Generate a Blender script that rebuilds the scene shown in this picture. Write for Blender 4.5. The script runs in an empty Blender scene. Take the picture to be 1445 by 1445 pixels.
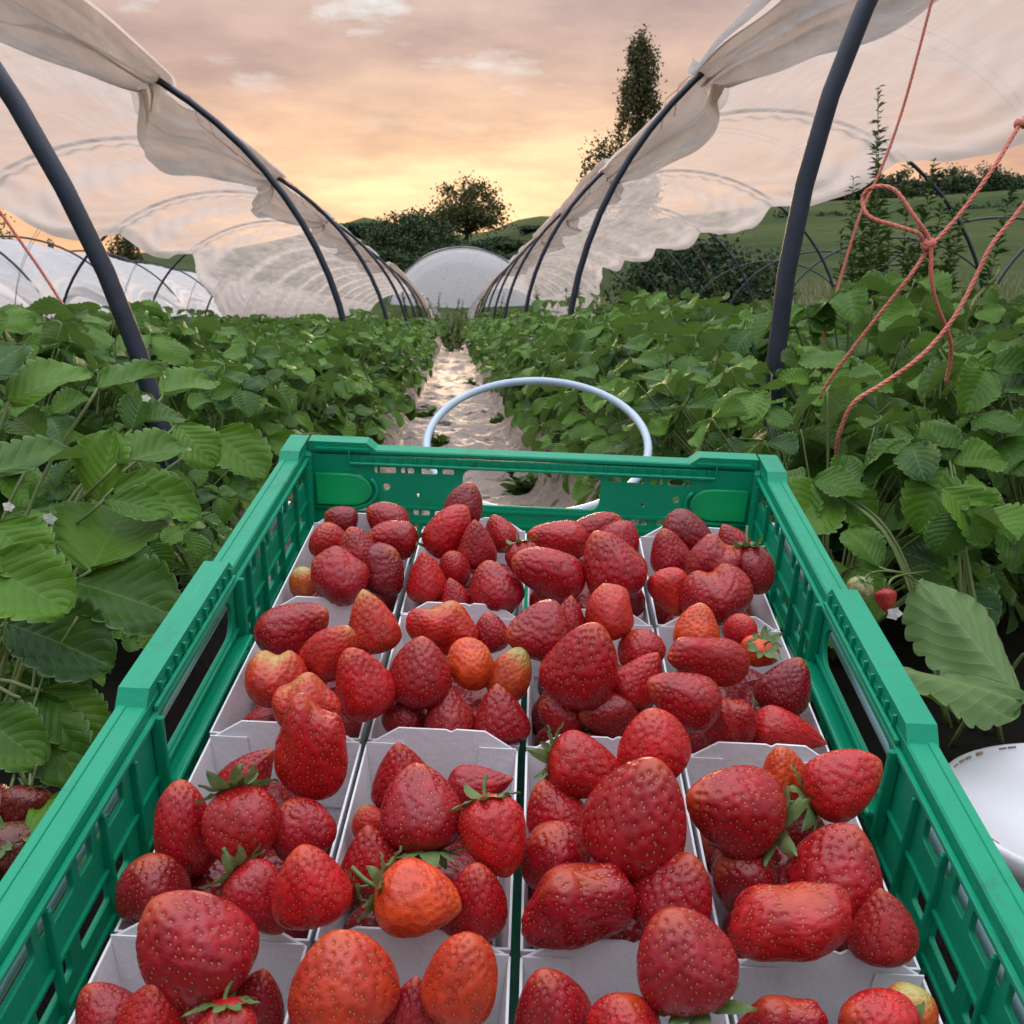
import bpy, math, random
import numpy as np
from mathutils import Vector, Matrix

random.seed(7)
RG = np.random.default_rng(7)
S = bpy.context.scene
COL = S.collection
R = math.radians

# ------------------------------------------------------------------ camera frame
F = 1445.0
CAMZ = 0.6
psi, phi = R(3.19), R(10.58)
FW = np.array([math.sin(psi)*math.cos(phi), math.cos(psi)*math.cos(phi), -math.sin(phi)])
RT = np.array([math.cos(psi), -math.sin(psi), 0.0])
UP = np.cross(RT, FW)
CAMP = np.array([0, 0, CAMZ])

def ray(px, py):
    return FW + RT*(px-722.5)/F - UP*(py-722.5)/F

def at(px, py, Y):
    d = ray(px, py)
    return CAMP + d*(Y/d[1])

def rotm(ax, ay, az):
    return np.array(Matrix.Rotation(az, 3, 'Z') @ Matrix.Rotation(ax, 3, 'X') @ Matrix.Rotation(ay, 3, 'Y'))

CR = rotm(0.22951555, 0.04173911, -0.08508246)
CP = np.array([0.03922974, 0.54941288, -0.17666654 + CAMZ])
CM = Matrix([[*CR[0], CP[0]], [*CR[1], CP[1]], [*CR[2], CP[2]], [0, 0, 0, 1]])

def unproj(px, py, h):          # point on the plane h above the crate's rim, crate frame
    d = CR.T @ ray(px, py)
    o = CR.T @ (CAMP - CP)
    return o + d*((h-o[2])/d[2])

# ------------------------------------------------------------------ helpers
def tag(o, label=None, cat=None, group=None, kind=None):
    if label: o['label'] = label
    if cat: o['category'] = cat
    if group: o['group'] = group
    if kind: o['kind'] = kind
    return o

def empty(name, loc=(0, 0, 0), rz=0.0):
    o = bpy.data.objects.new(name, None)
    COL.objects.link(o)
    o.location = loc
    o.rotation_euler.z = rz
    o.empty_display_size = .05
    return o

class MB:
    def __init__(s):
        s.v, s.f, s.m, s.n, s.a = [], [], [], 0, []
    def add(s, v, f, mi=0, a=None):
        v = np.asarray(v, float).reshape(-1, 3)
        s.v.append(v)
        if isinstance(f, np.ndarray): s.f += (f+s.n).tolist()
        else:
            for q in f: s.f.append([int(i)+s.n for i in q])
        s.m += [mi]*len(f)
        s.a.append(np.zeros((len(v), 3)) if a is None else np.asarray(a, float).reshape(-1, 3))
        s.n += len(v)
    def box(s, c, d, rot=None, mi=0, bev=0.0):
        d = np.array(d)/2
        if bev > 0:
            b = min(bev, *(d*.49))
            pts = []
            for sx in (-1, 1):
                for sy in (-1, 1):
                    for sz in (-1, 1):
                        for ax in range(3):
                            p = np.array([sx, sy, sz])*d
                            for k in range(3):
                                if k != ax: p[k] -= np.array([sx, sy, sz])[k]*b
                            pts.append(p)
            import bmesh
            bm = bmesh.new()
            for p in pts: bm.verts.new(p)
            bmesh.ops.convex_hull(bm, input=bm.verts[:])
            bm.verts.index_update()
            v = np.array([x.co[:] for x in bm.verts]); f = [[x.index for x in q.verts] for q in bm.faces]
            bm.free()
        else:
            v = np.array([[x, y, z] for x in (-1, 1) for y in (-1, 1) for z in (-1, 1)])*d
            f = [(0, 1, 3, 2), (4, 6, 7, 5), (0, 4, 5, 1), (2, 3, 7, 6), (0, 2, 6, 4), (1, 5, 7, 3)]
        if rot is not None: v = v @ np.array(rot).T
        s.add(v + np.array(c), f, mi)
    def tube(s, pts, r, n=8, mi=0, cap=True):
        pts = np.asarray(pts, float)
        k = len(pts)
        rr = np.full(k, r) if np.isscalar(r) else np.asarray(r, float)
        T = np.gradient(pts, axis=0)
        T /= np.linalg.norm(T, axis=1)[:, None]+1e-12
        ref = np.array([0, 0, 1.0]) if abs(T[0][2]) < .9 else np.array([1.0, 0, 0])
        u = np.cross(T[0], ref); u /= np.linalg.norm(u)
        vs = []
        for i in range(k):
            u = u - T[i]*(u @ T[i]); u /= np.linalg.norm(u)+1e-12
            w = np.cross(T[i], u)
            for j in range(n):
                an = 2*math.pi*j/n
                vs.append(pts[i] + rr[i]*(math.cos(an)*u + math.sin(an)*w))
        fs = [(i*n+j, i*n+(j+1) % n, (i+1)*n+(j+1) % n, (i+1)*n+j) for i in range(k-1) for j in range(n)]
        if cap:
            fs.append(tuple(range(n-1, -1, -1))); fs.append(tuple((k-1)*n+j for j in range(n)))
        s.add(vs, fs, mi)
    def grid(s, P, mi=0, a=None, wrap=False):
        nr, nc = P.shape[:2]
        i = np.arange(nr-1)[:, None]; j = np.arange(nc if wrap else nc-1)[None, :]
        j2 = (j+1) % nc
        q = np.stack([i*nc+j, i*nc+j2, (i+1)*nc+j2, (i+1)*nc+j], -1).reshape(-1, 4)
        s.add(P.reshape(-1, 3), q, mi, None if a is None else a.reshape(-1, 3))
    def mesh(s, name, mats, smooth=True, attr=None):
        me = bpy.data.meshes.new(name)
        v = np.concatenate(s.v) if s.v else np.zeros((0, 3))
        me.from_pydata(v.tolist(), [], s.f)
        for m in (mats if isinstance(mats, (list, tuple)) else [mats]): me.materials.append(m)
        if any(s.m): me.polygons.foreach_set('material_index', s.m)
        me.polygons.foreach_set('use_smooth', [smooth]*len(s.f))
        if attr:
            at_ = me.attributes.new(attr, 'FLOAT_VECTOR', 'POINT')
            at_.data.foreach_set('vector', np.concatenate(s.a).ravel())
        me.update()
        return me
    def build(s, name, mats, parent=None, smooth=True, attr=None):
        o = bpy.data.objects.new(name, s.mesh(name, mats, smooth, attr))
        COL.objects.link(o)
        if parent: o.parent = parent
        return o

def spline(pts, n=8):
    P = np.asarray(pts, float)
    P = np.vstack([2*P[0]-P[1], P, 2*P[-1]-P[-2]])
    out = []
    for i in range(1, len(P)-2):
        for k in range(n):
            t = k/n
            a, b, c, d = P[i-1], P[i], P[i+1], P[i+2]
            out.append(.5*((2*b)+(-a+c)*t+(2*a-5*b+4*c-d)*t*t+(-a+3*b-3*c+d)*t**3))
    out.append(P[-2])
    return np.array(out)

def child(o, parent):
    o.parent = parent
    return o

# ------------------------------------------------------------------ materials
def mat(name):
    m = bpy.data.materials.new(name); m.use_nodes = True
    nt = m.node_tree
    for n in list(nt.nodes): nt.nodes.remove(n)
    out = nt.nodes.new('ShaderNodeOutputMaterial')
    return m, nt, out

def N(nt, t, **kw):
    n = nt.nodes.new('ShaderNode'+t)
    for k, v in kw.items():
        if k in n.inputs.keys() if isinstance(k, str) else False: n.inputs[k].default_value = v
        else: setattr(n, k, v)
    return n

def L(nt, a, b): nt.links.new(a, b)

def math_(nt, op, a, b=None, clamp=False):
    n = nt.nodes.new('ShaderNodeMath'); n.operation = op; n.use_clamp = clamp
    for i, x in enumerate((a, b)):
        if x is None: continue
        if isinstance(x, (int, float)): n.inputs[i].default_value = x
        else: nt.links.new(x, n.inputs[i])
    return n.outputs[0]

def mixc(nt, fac, a, b, mode='MIX'):
    n = nt.nodes.new('ShaderNodeMix'); n.data_type = 'RGBA'; n.blend_type = mode
    for s, x in ((n.inputs[0], fac), (n.inputs[6], a), (n.inputs[7], b)):
        if isinstance(x, (int, float)): s.default_value = x
        elif isinstance(x, tuple): s.default_value = (*x, 1) if len(x) == 3 else x
        else: nt.links.new(x, s)
    return n.outputs[2]

def ramp(nt, fac, stops):
    n = nt.nodes.new('ShaderNodeValToRGB')
    e = n.color_ramp.elements
    while len(e) > 1: e.remove(e[-1])
    e[0].position = stops[0][0]; e[0].color = (*stops[0][1], 1)
    for p, c in stops[1:]:
        x = e.new(p); x.color = (*c, 1)
    nt.links.new(fac, n.inputs[0])
    return n.outputs[0]

def noise_(nt, vec, scale, detail=4, rough=.55):
    n = nt.nodes.new('ShaderNodeTexNoise')
    n.inputs['Scale'].default_value = scale; n.inputs['Detail'].default_value = detail; n.inputs['Roughness'].default_value = rough
    if vec is not None: nt.links.new(vec, n.inputs['Vector'])
    return n.outputs[0]

def objco(nt, scale=None):
    t = nt.nodes.new('ShaderNodeTexCoord')
    if scale is None: return t.outputs['Object']
    m = nt.nodes.new('ShaderNodeMapping'); m.inputs['Scale'].default_value = scale
    nt.links.new(t.outputs['Object'], m.inputs['Vector'])
    return m.outputs[0]

def bump(nt, h, dist, strength=1.0):
    b = nt.nodes.new('ShaderNodeBump'); b.inputs['Distance'].default_value = dist; b.inputs['Strength'].default_value = strength
    nt.links.new(h, b.inputs['Height'])
    return b.outputs[0]

def simple(name, c1, c2, scale=20, rough=.5, bmp=0.0, bscale=None, detail=5, spec=.5, sss=0.0, trans=0.0, stretch=None):
    m, nt, out = mat(name)
    p = nt.nodes.new('ShaderNodeBsdfPrincipled')
    vec = objco(nt, stretch)
    f = noise_(nt, vec, scale, detail)
    f2 = math_(nt, 'MULTIPLY_ADD', f, 2.2); nt.nodes[-1].inputs[2].default_value = -.6; nt.nodes[-1].use_clamp = True
    L(nt, mixc(nt, f2, c1, c2), p.inputs['Base Color'])
    p.inputs['Roughness'].default_value = rough
    p.inputs['Specular IOR Level'].default_value = spec
    if bmp:
        L(nt, bump(nt, noise_(nt, vec, bscale or scale*3, 6), bmp), p.inputs['Normal'])
    sh = p.outputs[0]
    if trans:
        t = nt.nodes.new('ShaderNodeBsdfTranslucent'); L(nt, mixc(nt, f2, c1, c2), t.inputs[0])
        x = nt.nodes.new('ShaderNodeMixShader'); x.inputs[0].default_value = trans
        L(nt, sh, x.inputs[1]); L(nt, t.outputs[0], x.inputs[2]); sh = x.outputs[0]
    L(nt, sh, out.inputs[0])
    return m

def plastic_mat():
    m, nt, out = mat('green_plastic')
    p = nt.nodes.new('ShaderNodeBsdfPrincipled')
    vec = objco(nt)
    f = noise_(nt, vec, 9, 5)
    c = mixc(nt, f, (.002, .275, .135), (.006, .37, .205))
    sc = noise_(nt, objco(nt, (1, .09, 1)), 160, 6, .75)
    scr = math_(nt, 'MULTIPLY', math_(nt, 'SUBTRACT', sc, .60, True), 9, True)
    dirt_shade = math_(nt, 'MULTIPLY', math_(nt, 'SUBTRACT', noise_(nt, vec, 34, 7, .75), .54, True), 3.0, True)
    c = mixc(nt, math_(nt, 'MULTIPLY', scr, .40), c, (.12, .50, .33))
    c = mixc(nt, dirt_shade, c, (.03, .11, .06))
    L(nt, c, p.inputs['Base Color'])
    L(nt, math_(nt, 'ADD', math_(nt, 'MULTIPLY', noise_(nt, vec, 40, 4), .3), .24), p.inputs['Roughness'])
    p.inputs['Specular IOR Level'].default_value = .32
    L(nt, bump(nt, noise_(nt, vec, 260, 4), .0003), p.inputs['Normal'])
    t = nt.nodes.new('ShaderNodeBsdfTranslucent'); t.inputs[0].default_value = (.02, .5, .17, 1)
    x = nt.nodes.new('ShaderNodeMixShader'); x.inputs[0].default_value = .13
    L(nt, p.outputs[0], x.inputs[1]); L(nt, t.outputs[0], x.inputs[2]); L(nt, x.outputs[0], out.inputs[0])
    return m

def berry_mat():
    m, nt, out = mat('strawberry_flesh')
    p = nt.nodes.new('ShaderNodeBsdfPrincipled')
    oi = nt.nodes.new('ShaderNodeObjectInfo')
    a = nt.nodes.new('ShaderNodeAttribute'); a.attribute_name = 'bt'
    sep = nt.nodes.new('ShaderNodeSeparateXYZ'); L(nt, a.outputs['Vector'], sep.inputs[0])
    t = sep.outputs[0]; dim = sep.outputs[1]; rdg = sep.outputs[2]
    vec = objco(nt)
    n1 = noise_(nt, vec, 3.5, 4)
    base = oi.outputs['Color']
    dark = mixc(nt, 1.0, base, (.72, .62, .66), 'MULTIPLY')
    lite = mixc(nt, 1.0, base, (1.08, 1.35, 1.2), 'MULTIPLY')
    c = mixc(nt, math_(nt, 'MULTIPLY', math_(nt, 'SUBTRACT', n1, .36, True), 3.2, True), dark, lite)
    c = mixc(nt, math_(nt, 'MULTIPLY', rdg, .12), c, mixc(nt, .5, c, (.70, .09, .10)))  # pale pink ridges: specular net between the seeds painted into the skin colour
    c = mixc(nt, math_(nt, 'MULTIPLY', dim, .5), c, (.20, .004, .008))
    # unripe tip: amount in the object's alpha
    tip = math_(nt, 'ADD', t, math_(nt, 'MULTIPLY', math_(nt, 'SUBTRACT', n1, .5), .25))
    tip = math_(nt, 'MULTIPLY', math_(nt, 'SUBTRACT', tip, math_(nt, 'SUBTRACT', 1.0, oi.outputs['Alpha'])), 5.0, True)
    tipo = math_(nt, 'ADD', t, .14)
    tipo = math_(nt, 'MULTIPLY', math_(nt, 'SUBTRACT', tipo, math_(nt, 'SUBTRACT', 1.0, oi.outputs['Alpha'])), 3.2, True)
    c = mixc(nt, tipo, c, (.55, .10, .018))
    c = mixc(nt, tip, c, (.42, .38, .11))
    L(nt, c, p.inputs['Base Color'])
    L(nt, math_(nt, 'ADD', math_(nt, 'MULTIPLY', noise_(nt, vec, 6, 3), .26), .10), p.inputs['Roughness'])
    p.inputs['Specular IOR Level'].default_value = .48
    p.inputs['Subsurface Weight'].default_value = .12
    p.inputs['Subsurface Radius'].default_value = (.06, .012, .008)
    p.inputs['Subsurface Scale'].default_value = .05
    L(nt, bump(nt, noise_(nt, vec, 30, 3, .55), .00028, .9), p.inputs['Normal'])
    L(nt, p.outputs[0], out.inputs[0])
    return m

def leaf_mat(name, dark, lite, under, transl=.22, vein=(.16, .30, .07)):
    m, nt, out = mat(name)
    p = nt.nodes.new('ShaderNodeBsdfPrincipled')
    a = nt.nodes.new('ShaderNodeAttribute'); a.attribute_name = 'leafuv'
    sep = nt.nodes.new('ShaderNodeSeparateXYZ'); L(nt, a.outputs['Vector'], sep.inputs[0])
    u, v, rnd = sep.outputs
    av = math_(nt, 'ABSOLUTE', v)
    wob = noise_(nt, objco(nt), 26, 2)
    s = math_(nt, 'ADD', math_(nt, 'SUBTRACT', u, math_(nt, 'MULTIPLY', av, .32)), math_(nt, 'MULTIPLY', math_(nt, 'SUBTRACT', wob, .5), .10))
    fr = math_(nt, 'PINGPONG', math_(nt, 'MULTIPLY', s, 8.0), .5)
    vl = math_(nt, 'SUBTRACT', 1.0, math_(nt, 'MULTIPLY', fr, 11.0), True)
    mid = math_(nt, 'SUBTRACT', 1.0, math_(nt, 'MULTIPLY', av, 22.0), True)
    vl = math_(nt, 'MAXIMUM', math_(nt, 'MULTIPLY', vl, .55), mid)
    vec = objco(nt)
    oi = nt.nodes.new('ShaderNodeObjectInfo')
    n1 = noise_(nt, vec, 22, 4)
    n2 = noise_(nt, vec, 5, 2)
    k = math_(nt, 'ADD', math_(nt, 'MULTIPLY', rnd, .85), math_(nt, 'MULTIPLY', math_(nt, 'SUBTRACT', n1, .45), 1.1), True)
    c = mixc(nt, k, dark, lite)
    yel = math_(nt, 'MULTIPLY', math_(nt, 'SUBTRACT', noise_(nt, vec, 11, 3), .62, True), 5.0, True)
    c = mixc(nt, math_(nt, 'MULTIPLY', yel, .45), c, (.17, .16, .025))
    c = mixc(nt, math_(nt, 'MULTIPLY', vl, .42), c, vein)
    edge = math_(nt, 'MULTIPLY', math_(nt, 'SUBTRACT', av, .93, True), 12, True)
    c = mixc(nt, math_(nt, 'MULTIPLY', edge, .55), c, (.24, .34, .16))
    geo = nt.nodes.new('ShaderNodeNewGeometry')
    cu = mixc(nt, math_(nt, 'MULTIPLY', vl, .5), under, (.30, .38, .20))
    c = mixc(nt, geo.outputs['Backfacing'], c, cu)
    L(nt, c, p.inputs['Base Color'])
    p.inputs['Roughness'].default_value = .46
    p.inputs['Specular IOR Level'].default_value = .26
    hh = math_(nt, 'ADD', math_(nt, 'POWER', math_(nt, 'MULTIPLY', fr, 2.0), .5), math_(nt, 'MULTIPLY', noise_(nt, vec, 130, 3), .5))
    L(nt, bump(nt, hh, .0008, .75), p.inputs['Normal'])
    t = nt.nodes.new('ShaderNodeBsdfTranslucent'); L(nt, mixc(nt, .6, c, (.16, .30, .02)), t.inputs[0])
    x = nt.nodes.new('ShaderNodeMixShader'); x.inputs[0].default_value = transl
    L(nt, p.outputs[0], x.inputs[1]); L(nt, t.outputs[0], x.inputs[2]); L(nt, x.outputs[0], out.inputs[0])
    return m

def film_mat(name='tunnel_film', base=.52, tcol=(.92, .76, .66), k=1.12):
    m, nt, out = mat(name)
    a = nt.nodes.new('ShaderNodeAttribute'); a.attribute_name = 'dens'
    sep = nt.nodes.new('ShaderNodeSeparateXYZ'); L(nt, a.outputs['Vector'], sep.inputs[0])
    mp = nt.nodes.new('ShaderNodeMapping'); mp.inputs['Rotation'].default_value = (0, 0, .42); mp.inputs['Scale'].default_value = (8, .6, 5)
    L(nt, objco(nt), mp.inputs['Vector'])
    st = noise_(nt, mp.outputs[0], 1.6, 7, .68)
    blot = noise_(nt, objco(nt), 1.6, 5)
    fac = math_(nt, 'ADD', math_(nt, 'ADD', base, math_(nt, 'MULTIPLY', math_(nt, 'SUBTRACT', st, .5), .95)), math_(nt, 'MULTIPLY', sep.outputs[0], .5))
    fac = math_(nt, 'MINIMUM', math_(nt, 'MAXIMUM', fac, .25), .97)
    d = nt.nodes.new('ShaderNodeBsdfDiffuse'); L(nt, mixc(nt, blot, (.44*k, .46*k, .48*k), (.56*k, .57*k, .58*k)), d.inputs[0])
    t = nt.nodes.new('ShaderNodeBsdfTranslucent'); t.inputs[0].default_value = (*tcol, 1)
    g = nt.nodes.new('ShaderNodeBsdfGlossy'); g.inputs['Roughness'].default_value = .3; g.inputs[0].default_value = (.9, .9, .9, 1)
    b = bump(nt, st, .04, .8)
    L(nt, b, d.inputs['Normal']); L(nt, b, g.inputs['Normal'])
    x1 = nt.nodes.new('ShaderNodeMixShader'); x1.inputs[0].default_value = .52
    L(nt, d.outputs[0], x1.inputs[1]); L(nt, t.outputs[0], x1.inputs[2])
    x2 = nt.nodes.new('ShaderNodeMixShader'); x2.inputs[0].default_value = .06
    L(nt, x1.outputs[0], x2.inputs[1]); L(nt, g.outputs[0], x2.inputs[2])
    tr = nt.nodes.new('ShaderNodeBsdfTransparent'); tr.inputs[0].default_value = (.97, .95, .94, 1)
    x3 = nt.nodes.new('ShaderNodeMixShader'); L(nt, fac, x3.inputs[0])
    L(nt, tr.outputs[0], x3.inputs[1]); L(nt, x2.outputs[0], x3.inputs[2]); L(nt, x3.outputs[0], out.inputs[0])
    return m

def mulch_mat():
    m, nt, out = mat('mulch_sheet')
    p = nt.nodes.new('ShaderNodeBsdfPrincipled')
    vec = objco(nt)
    n1 = noise_(nt, vec, 3.0, 6, .65)
    dirt_shade = math_(nt, 'MULTIPLY', math_(nt, 'SUBTRACT', noise_(nt, vec, 7.5, 8, .70), .55, True), 12, True)  # dark blotches: debris, plus crease shade painted into the sheet colour
    c = mixc(nt, n1, (.33, .26, .22), (.50, .39, .33))
    c = mixc(nt, dirt_shade, c, (.05, .042, .036))
    L(nt, c, p.inputs['Base Color'])
    L(nt, math_(nt, 'ADD', math_(nt, 'MULTIPLY', dirt_shade, .3), .40), p.inputs['Roughness'])
    L(nt, bump(nt, noise_(nt, vec, 12, 7, .65), .06), p.inputs['Normal'])
    L(nt, p.outputs[0], out.inputs[0])
    return m

def meadow_mat():
    m, nt, out = mat('meadow')
    p = nt.nodes.new('ShaderNodeBsdfPrincipled')
    vec = objco(nt)
    n1 = noise_(nt, vec, .035, 5, .6); n2 = noise_(nt, vec, .5, 6, .65); n3 = noise_(nt, objco(nt, (.05, .3, 1)), 1.0, 5)
    c = ramp(nt, n1, [(.30, (.020, .042, .014)), (.48, (.040, .072, .019)), (.62, (.085, .108, .032)), (.75, (.045, .08, .02))])
    c = mixc(nt, math_(nt, 'MULTIPLY', n2, .8), c, (.022, .045, .012))
    c = mixc(nt, math_(nt, 'MULTIPLY', math_(nt, 'SUBTRACT', n3, .5, True), 2.0, True), c, (.11, .12, .045))
    L(nt, c, p.inputs['Base Color']); p.inputs['Roughness'].default_value = .95; p.inputs['Specular IOR Level'].default_value = .1
    L(nt, bump(nt, noise_(nt, vec, 2.5, 8, .7), .25), p.inputs['Normal'])
    L(nt, p.outputs[0], out.inputs[0])
    return m

M = dict(
    green=plastic_mat(), flesh=berry_mat(),
    seed=simple('seed', (.52, .15, .03), (.70, .33, .075), 6, .28),
    calyx=simple('calyx_green', (.07, .15, .03), (.20, .27, .10), 8, .55, trans=.2),
    card=simple('white_card', (.74, .74, .76), (.80, .80, .82), 30, .55, .0004, 300),
    print_=simple('green_print', (.16, .30, .02), (.20, .36, .03), 20, .5),
    leaf=leaf_mat('strawberry_leaf', (.010, .052, .006), (.098, .220, .013), (.15, .25, .085)),
    stalk=simple('leaf_stalk', (.10, .17, .04), (.17, .20, .06), 30, .5),
    film=film_mat('tunnel_film', .60), filmw=film_mat('tunnel_film_heavy', .80, (1.0, .90, .87), 1.65),
    pole=simple('black_pole', (.011, .015, .027), (.024, .031, .050), 30, .38, .0004, 200),
    twine=simple('orange_twine', (.66, .17, .12), (.76, .26, .19), 60, .75, .0008, 500, stretch=(1, 1, .3)),
    cord=simple('thin_cord', (.34, .17, .12), (.42, .22, .16), 60, .8),
    whitepaint=simple('white_tube', (.40, .50, .60), (.48, .58, .66), 30, .32, .0002, 100),
    bucket=simple('white_bucket', (.66, .68, .72), (.78, .78, .80), 6, .35, .0006, 40),
    dirt_shade=simple('rim_dirt', (.22, .13, .08), (.42, .30, .22), 40, .8),
    mulch=mulch_mat(),
    soil=simple('dark_mulch', (.005, .005, .004), (.013, .011, .008), 9, .95, .01, 40, spec=.08),
    grassland=meadow_mat(),
    grass=simple('grass_blades', (.08, .13, .03), (.27, .27, .13), .7, .6, trans=.25),
    weed=simple('weed_leaf', (.05, .12, .02), (.12, .21, .04), 6, .55, trans=.2),
    bark=simple('bark', (.035, .026, .018), (.08, .06, .045), 6, .9, .02, 20),
    crown=simple('tree_leaves', (.018, .038, .008), (.055, .085, .018), .6, .6, trans=.22),
    crownw=simple('warm_tree_leaves', (.045, .055, .013), (.12, .11, .028), .6, .6, trans=.25),
    crownd=simple('dark_leaves', (.016, .038, .010), (.045, .078, .018), .6, .7, trans=.15),
    petal=simple('petal', (.75, .74, .68), (.82, .80, .75), 20, .6, trans=.3),
    unripe=simple('unripe_fruit', (.28, .32, .10), (.42, .42, .20), 12, .4),
    ripe=simple('ripe_fruit', (.36, .02, .015), (.46, .05, .03), 12, .4),
    dry=simple('dry_leaf', (.20, .12, .06), (.30, .20, .11), 15, .8),
)

# ------------------------------------------------------------------ strawberries
BNR, BNC = 76, 96
def berry_mesh(name, kind, seed):
    g = np.random.default_rng(seed)
    ts, pp, qq = dict(c=(.27, 1.5, .78), h=(.33, 1.9, .66), r=(.44, 2.0, .52), l=(.30, 2.4, .62), f=(.42, 2.3, .55), x=(.45, 2.5, .5), k=(.33, 1.8, .62))[kind]
    lump = dict(c=.05, h=.07, r=.05, l=.07, f=.08, x=.10, k=.11)[kind]
    K = 9
    fr = g.normal(0, 1, (K, 3)); fr /= np.linalg.norm(fr, axis=1)[:, None]; fr *= g.uniform(3.2, 8.0, (K, 1)); ph = g.uniform(0, 6.3, K)
    bend = g.uniform(-.10, .10, 2); lob = g.uniform(.02, .07); lph = g.uniform(0, 6.3); ln = g.integers(2, 5)
    def pos(t, th):
        r = np.where(t < ts, np.sqrt(np.clip(1-(1-t/ts)**2, 0, 1)), np.clip(1-((np.clip(t, ts, 1)-ts)/(1-ts))**pp, 0, 1)**qq)
        r = r*(1+lob*np.cos(ln*th+lph))*.5
        x, y, z = r*np.cos(th), r*np.sin(th), t-.5
        z = np.where(t < .2, z + .10*(1-t/.2)**2*0 , z)
        x = x + bend[0]*(t-.3)**2*2; y = y + bend[1]*(t-.3)**2*2
        if kind == 'f':
            cut = np.exp(-((x-.06)/.16)**2)
            z = z - .17*cut*t**3
        if kind == 'x':
            z = z + .10*t**2*np.cos(9*x+lph)
            y = y*(.88+.09*np.cos(13*x+ph[0]))
            q_ = 1+.06*t*np.cos(6*th+ph[1]+3*t); x = x*q_; y = y*q_
        if kind == 'k':
            w = np.exp(-(((x-.25)/.2)**2+((z-.2)/.2)**2)); x = x+.12*w; z = z+.06*w
        P = np.stack([x, y, z], -1)
        d = sum(np.sin(P @ fr[i]+ph[i]) for i in range(K))/K*2.2
        nrm = P*np.array([1, 1, .55]); nrm = nrm/(np.linalg.norm(nrm, axis=-1, keepdims=True)+1e-9)
        return P + nrm*(lump*.5*d)[..., None]
    t = np.linspace(.002, .998, BNR)
    t = .5-.5*np.cos(math.pi*t) * (.86) - 0.0
    t = (t-t[0])/(t[-1]-t[0])*.996+.002
    th = np.linspace(0, 2*math.pi, BNC, endpoint=False)
    T, H = np.meshgrid(t, th, indexing='ij')
    P = pos(T, H)
    du = np.gradient(P, axis=0); dv = np.roll(P, -1, 1)-np.roll(P, 1, 1)
    Nn = np.cross(dv, du); Nn /= np.linalg.norm(Nn, axis=-1, keepdims=True)+1e-9
    if (Nn*P).sum() < 0: Nn = -Nn
    ns = int(1.4*dict(c=165, h=190, r=170, l=180, f=230, x=240, k=200)[kind])
    area = np.linalg.norm(np.cross(dv, du), axis=-1).mean(1)
    cdf = np.cumsum(area); cdf /= cdf[-1]
    q = (np.arange(ns)+.5)/ns; q = .06+.93*q
    st = np.interp(q, cdf, t); sth = (np.arange(ns)*2.39996) % (2*math.pi)+g.normal(0, .12, ns); st = np.clip(st+g.normal(0, .007, ns), .03, .995)
    SP = pos(st, sth)
    e = 1e-3
    s1 = pos(np.clip(st+e, 0, 1), sth)-SP; s2 = pos(st, sth+e)-SP
    SN = np.cross(s2, s1); SN /= np.linalg.norm(SN, axis=1)[:, None]+1e-9
    if (SN*SP).sum() < 0: SN = -SN
    d = np.sqrt(((P.reshape(-1, 1, 3)-SP[None])**2).sum(-1)).min(1).reshape(T.shape)
    dep = .016*np.exp(-(d/.036)**2) + .012*np.exp(-(d/.018)**2)
    fade = np.clip((T-.03)/.06, 0, 1)*np.clip((1.0-T)/.03, 0, 1)
    P = P - Nn*(dep*fade)[..., None]
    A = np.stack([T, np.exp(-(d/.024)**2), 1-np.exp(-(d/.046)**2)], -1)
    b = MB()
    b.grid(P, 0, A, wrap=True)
    n0 = b.n
    b.add([P[0].mean(0), P[-1].mean(0)], [], 0, [[0, 0, 0], [1, 0, 0]])
    for j in range(BNC):
        b.f.append([n0, (j+1) % BNC, j]); b.m.append(0)
        b.f.append([n0+1, (BNR-1)*BNC+j, (BNR-1)*BNC+(j+1) % BNC]); b.m.append(0)
    for i in range(ns):
        tn = s1[i]/(np.linalg.norm(s1[i])+1e-9); bi = np.cross(SN[i], tn)
        c = SP[i]-SN[i]*.0150
        a1, a2, a3 = .0128, .0080, .007
        v = [c+tn*a1, c-tn*a1, c+bi*a2, c-bi*a2, c+SN[i]*a3, c-SN[i]*a3]
        b.add(v, [(0, 2, 4), (2, 1, 4), (1, 3, 4), (3, 0, 4)], 1)
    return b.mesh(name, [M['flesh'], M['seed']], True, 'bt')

def calyx_mesh(name, seed, stem=.35, spread=1.0):
    g = np.random.default_rng(seed)
    b = MB()
    n = int(g.integers(8, 11))
    for k in range(n):
        an = 2*math.pi*k/n+g.normal(0, .12); Ls = g.uniform(.34, .52); W = g.uniform(.075, .11)
        lift = g.uniform(-.15, .75)/spread
        rows = []
        for i in range(9):
            s = i/8
            rad = .04+Ls*s*math.cos(lift*s); z = -.475-Ls*s*math.sin(lift*s)*.9+.10*s*s*(g.uniform(0, 1) < .0)
            z += .05*s*(1-lift)
            w = W*math.sin(math.pi*min(1, (s*.82+.18)))**.8*(1 if s < .98 else .1)
            tw = g.normal(0, .01)
            row = []
            for v in (-1, -.5, 0, .5, 1):
                x, y = rad, v*w
                row.append([x*math.cos(an)-y*math.sin(an), x*math.sin(an)+y*math.cos(an), z-.03*abs(v)*s+tw])
            rows.append(row)
        b.grid(np.array(rows))
    if stem > 0:
        q = g.uniform(-.12, .12, 2)
        b.tube(spline([[0, 0, -.45], [q[0]*.3, q[1]*.3, -.45-stem*.5], [q[0], q[1], -.45-stem]], 5), .028, 7)
    return b.mesh(name, M['calyx'])

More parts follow.
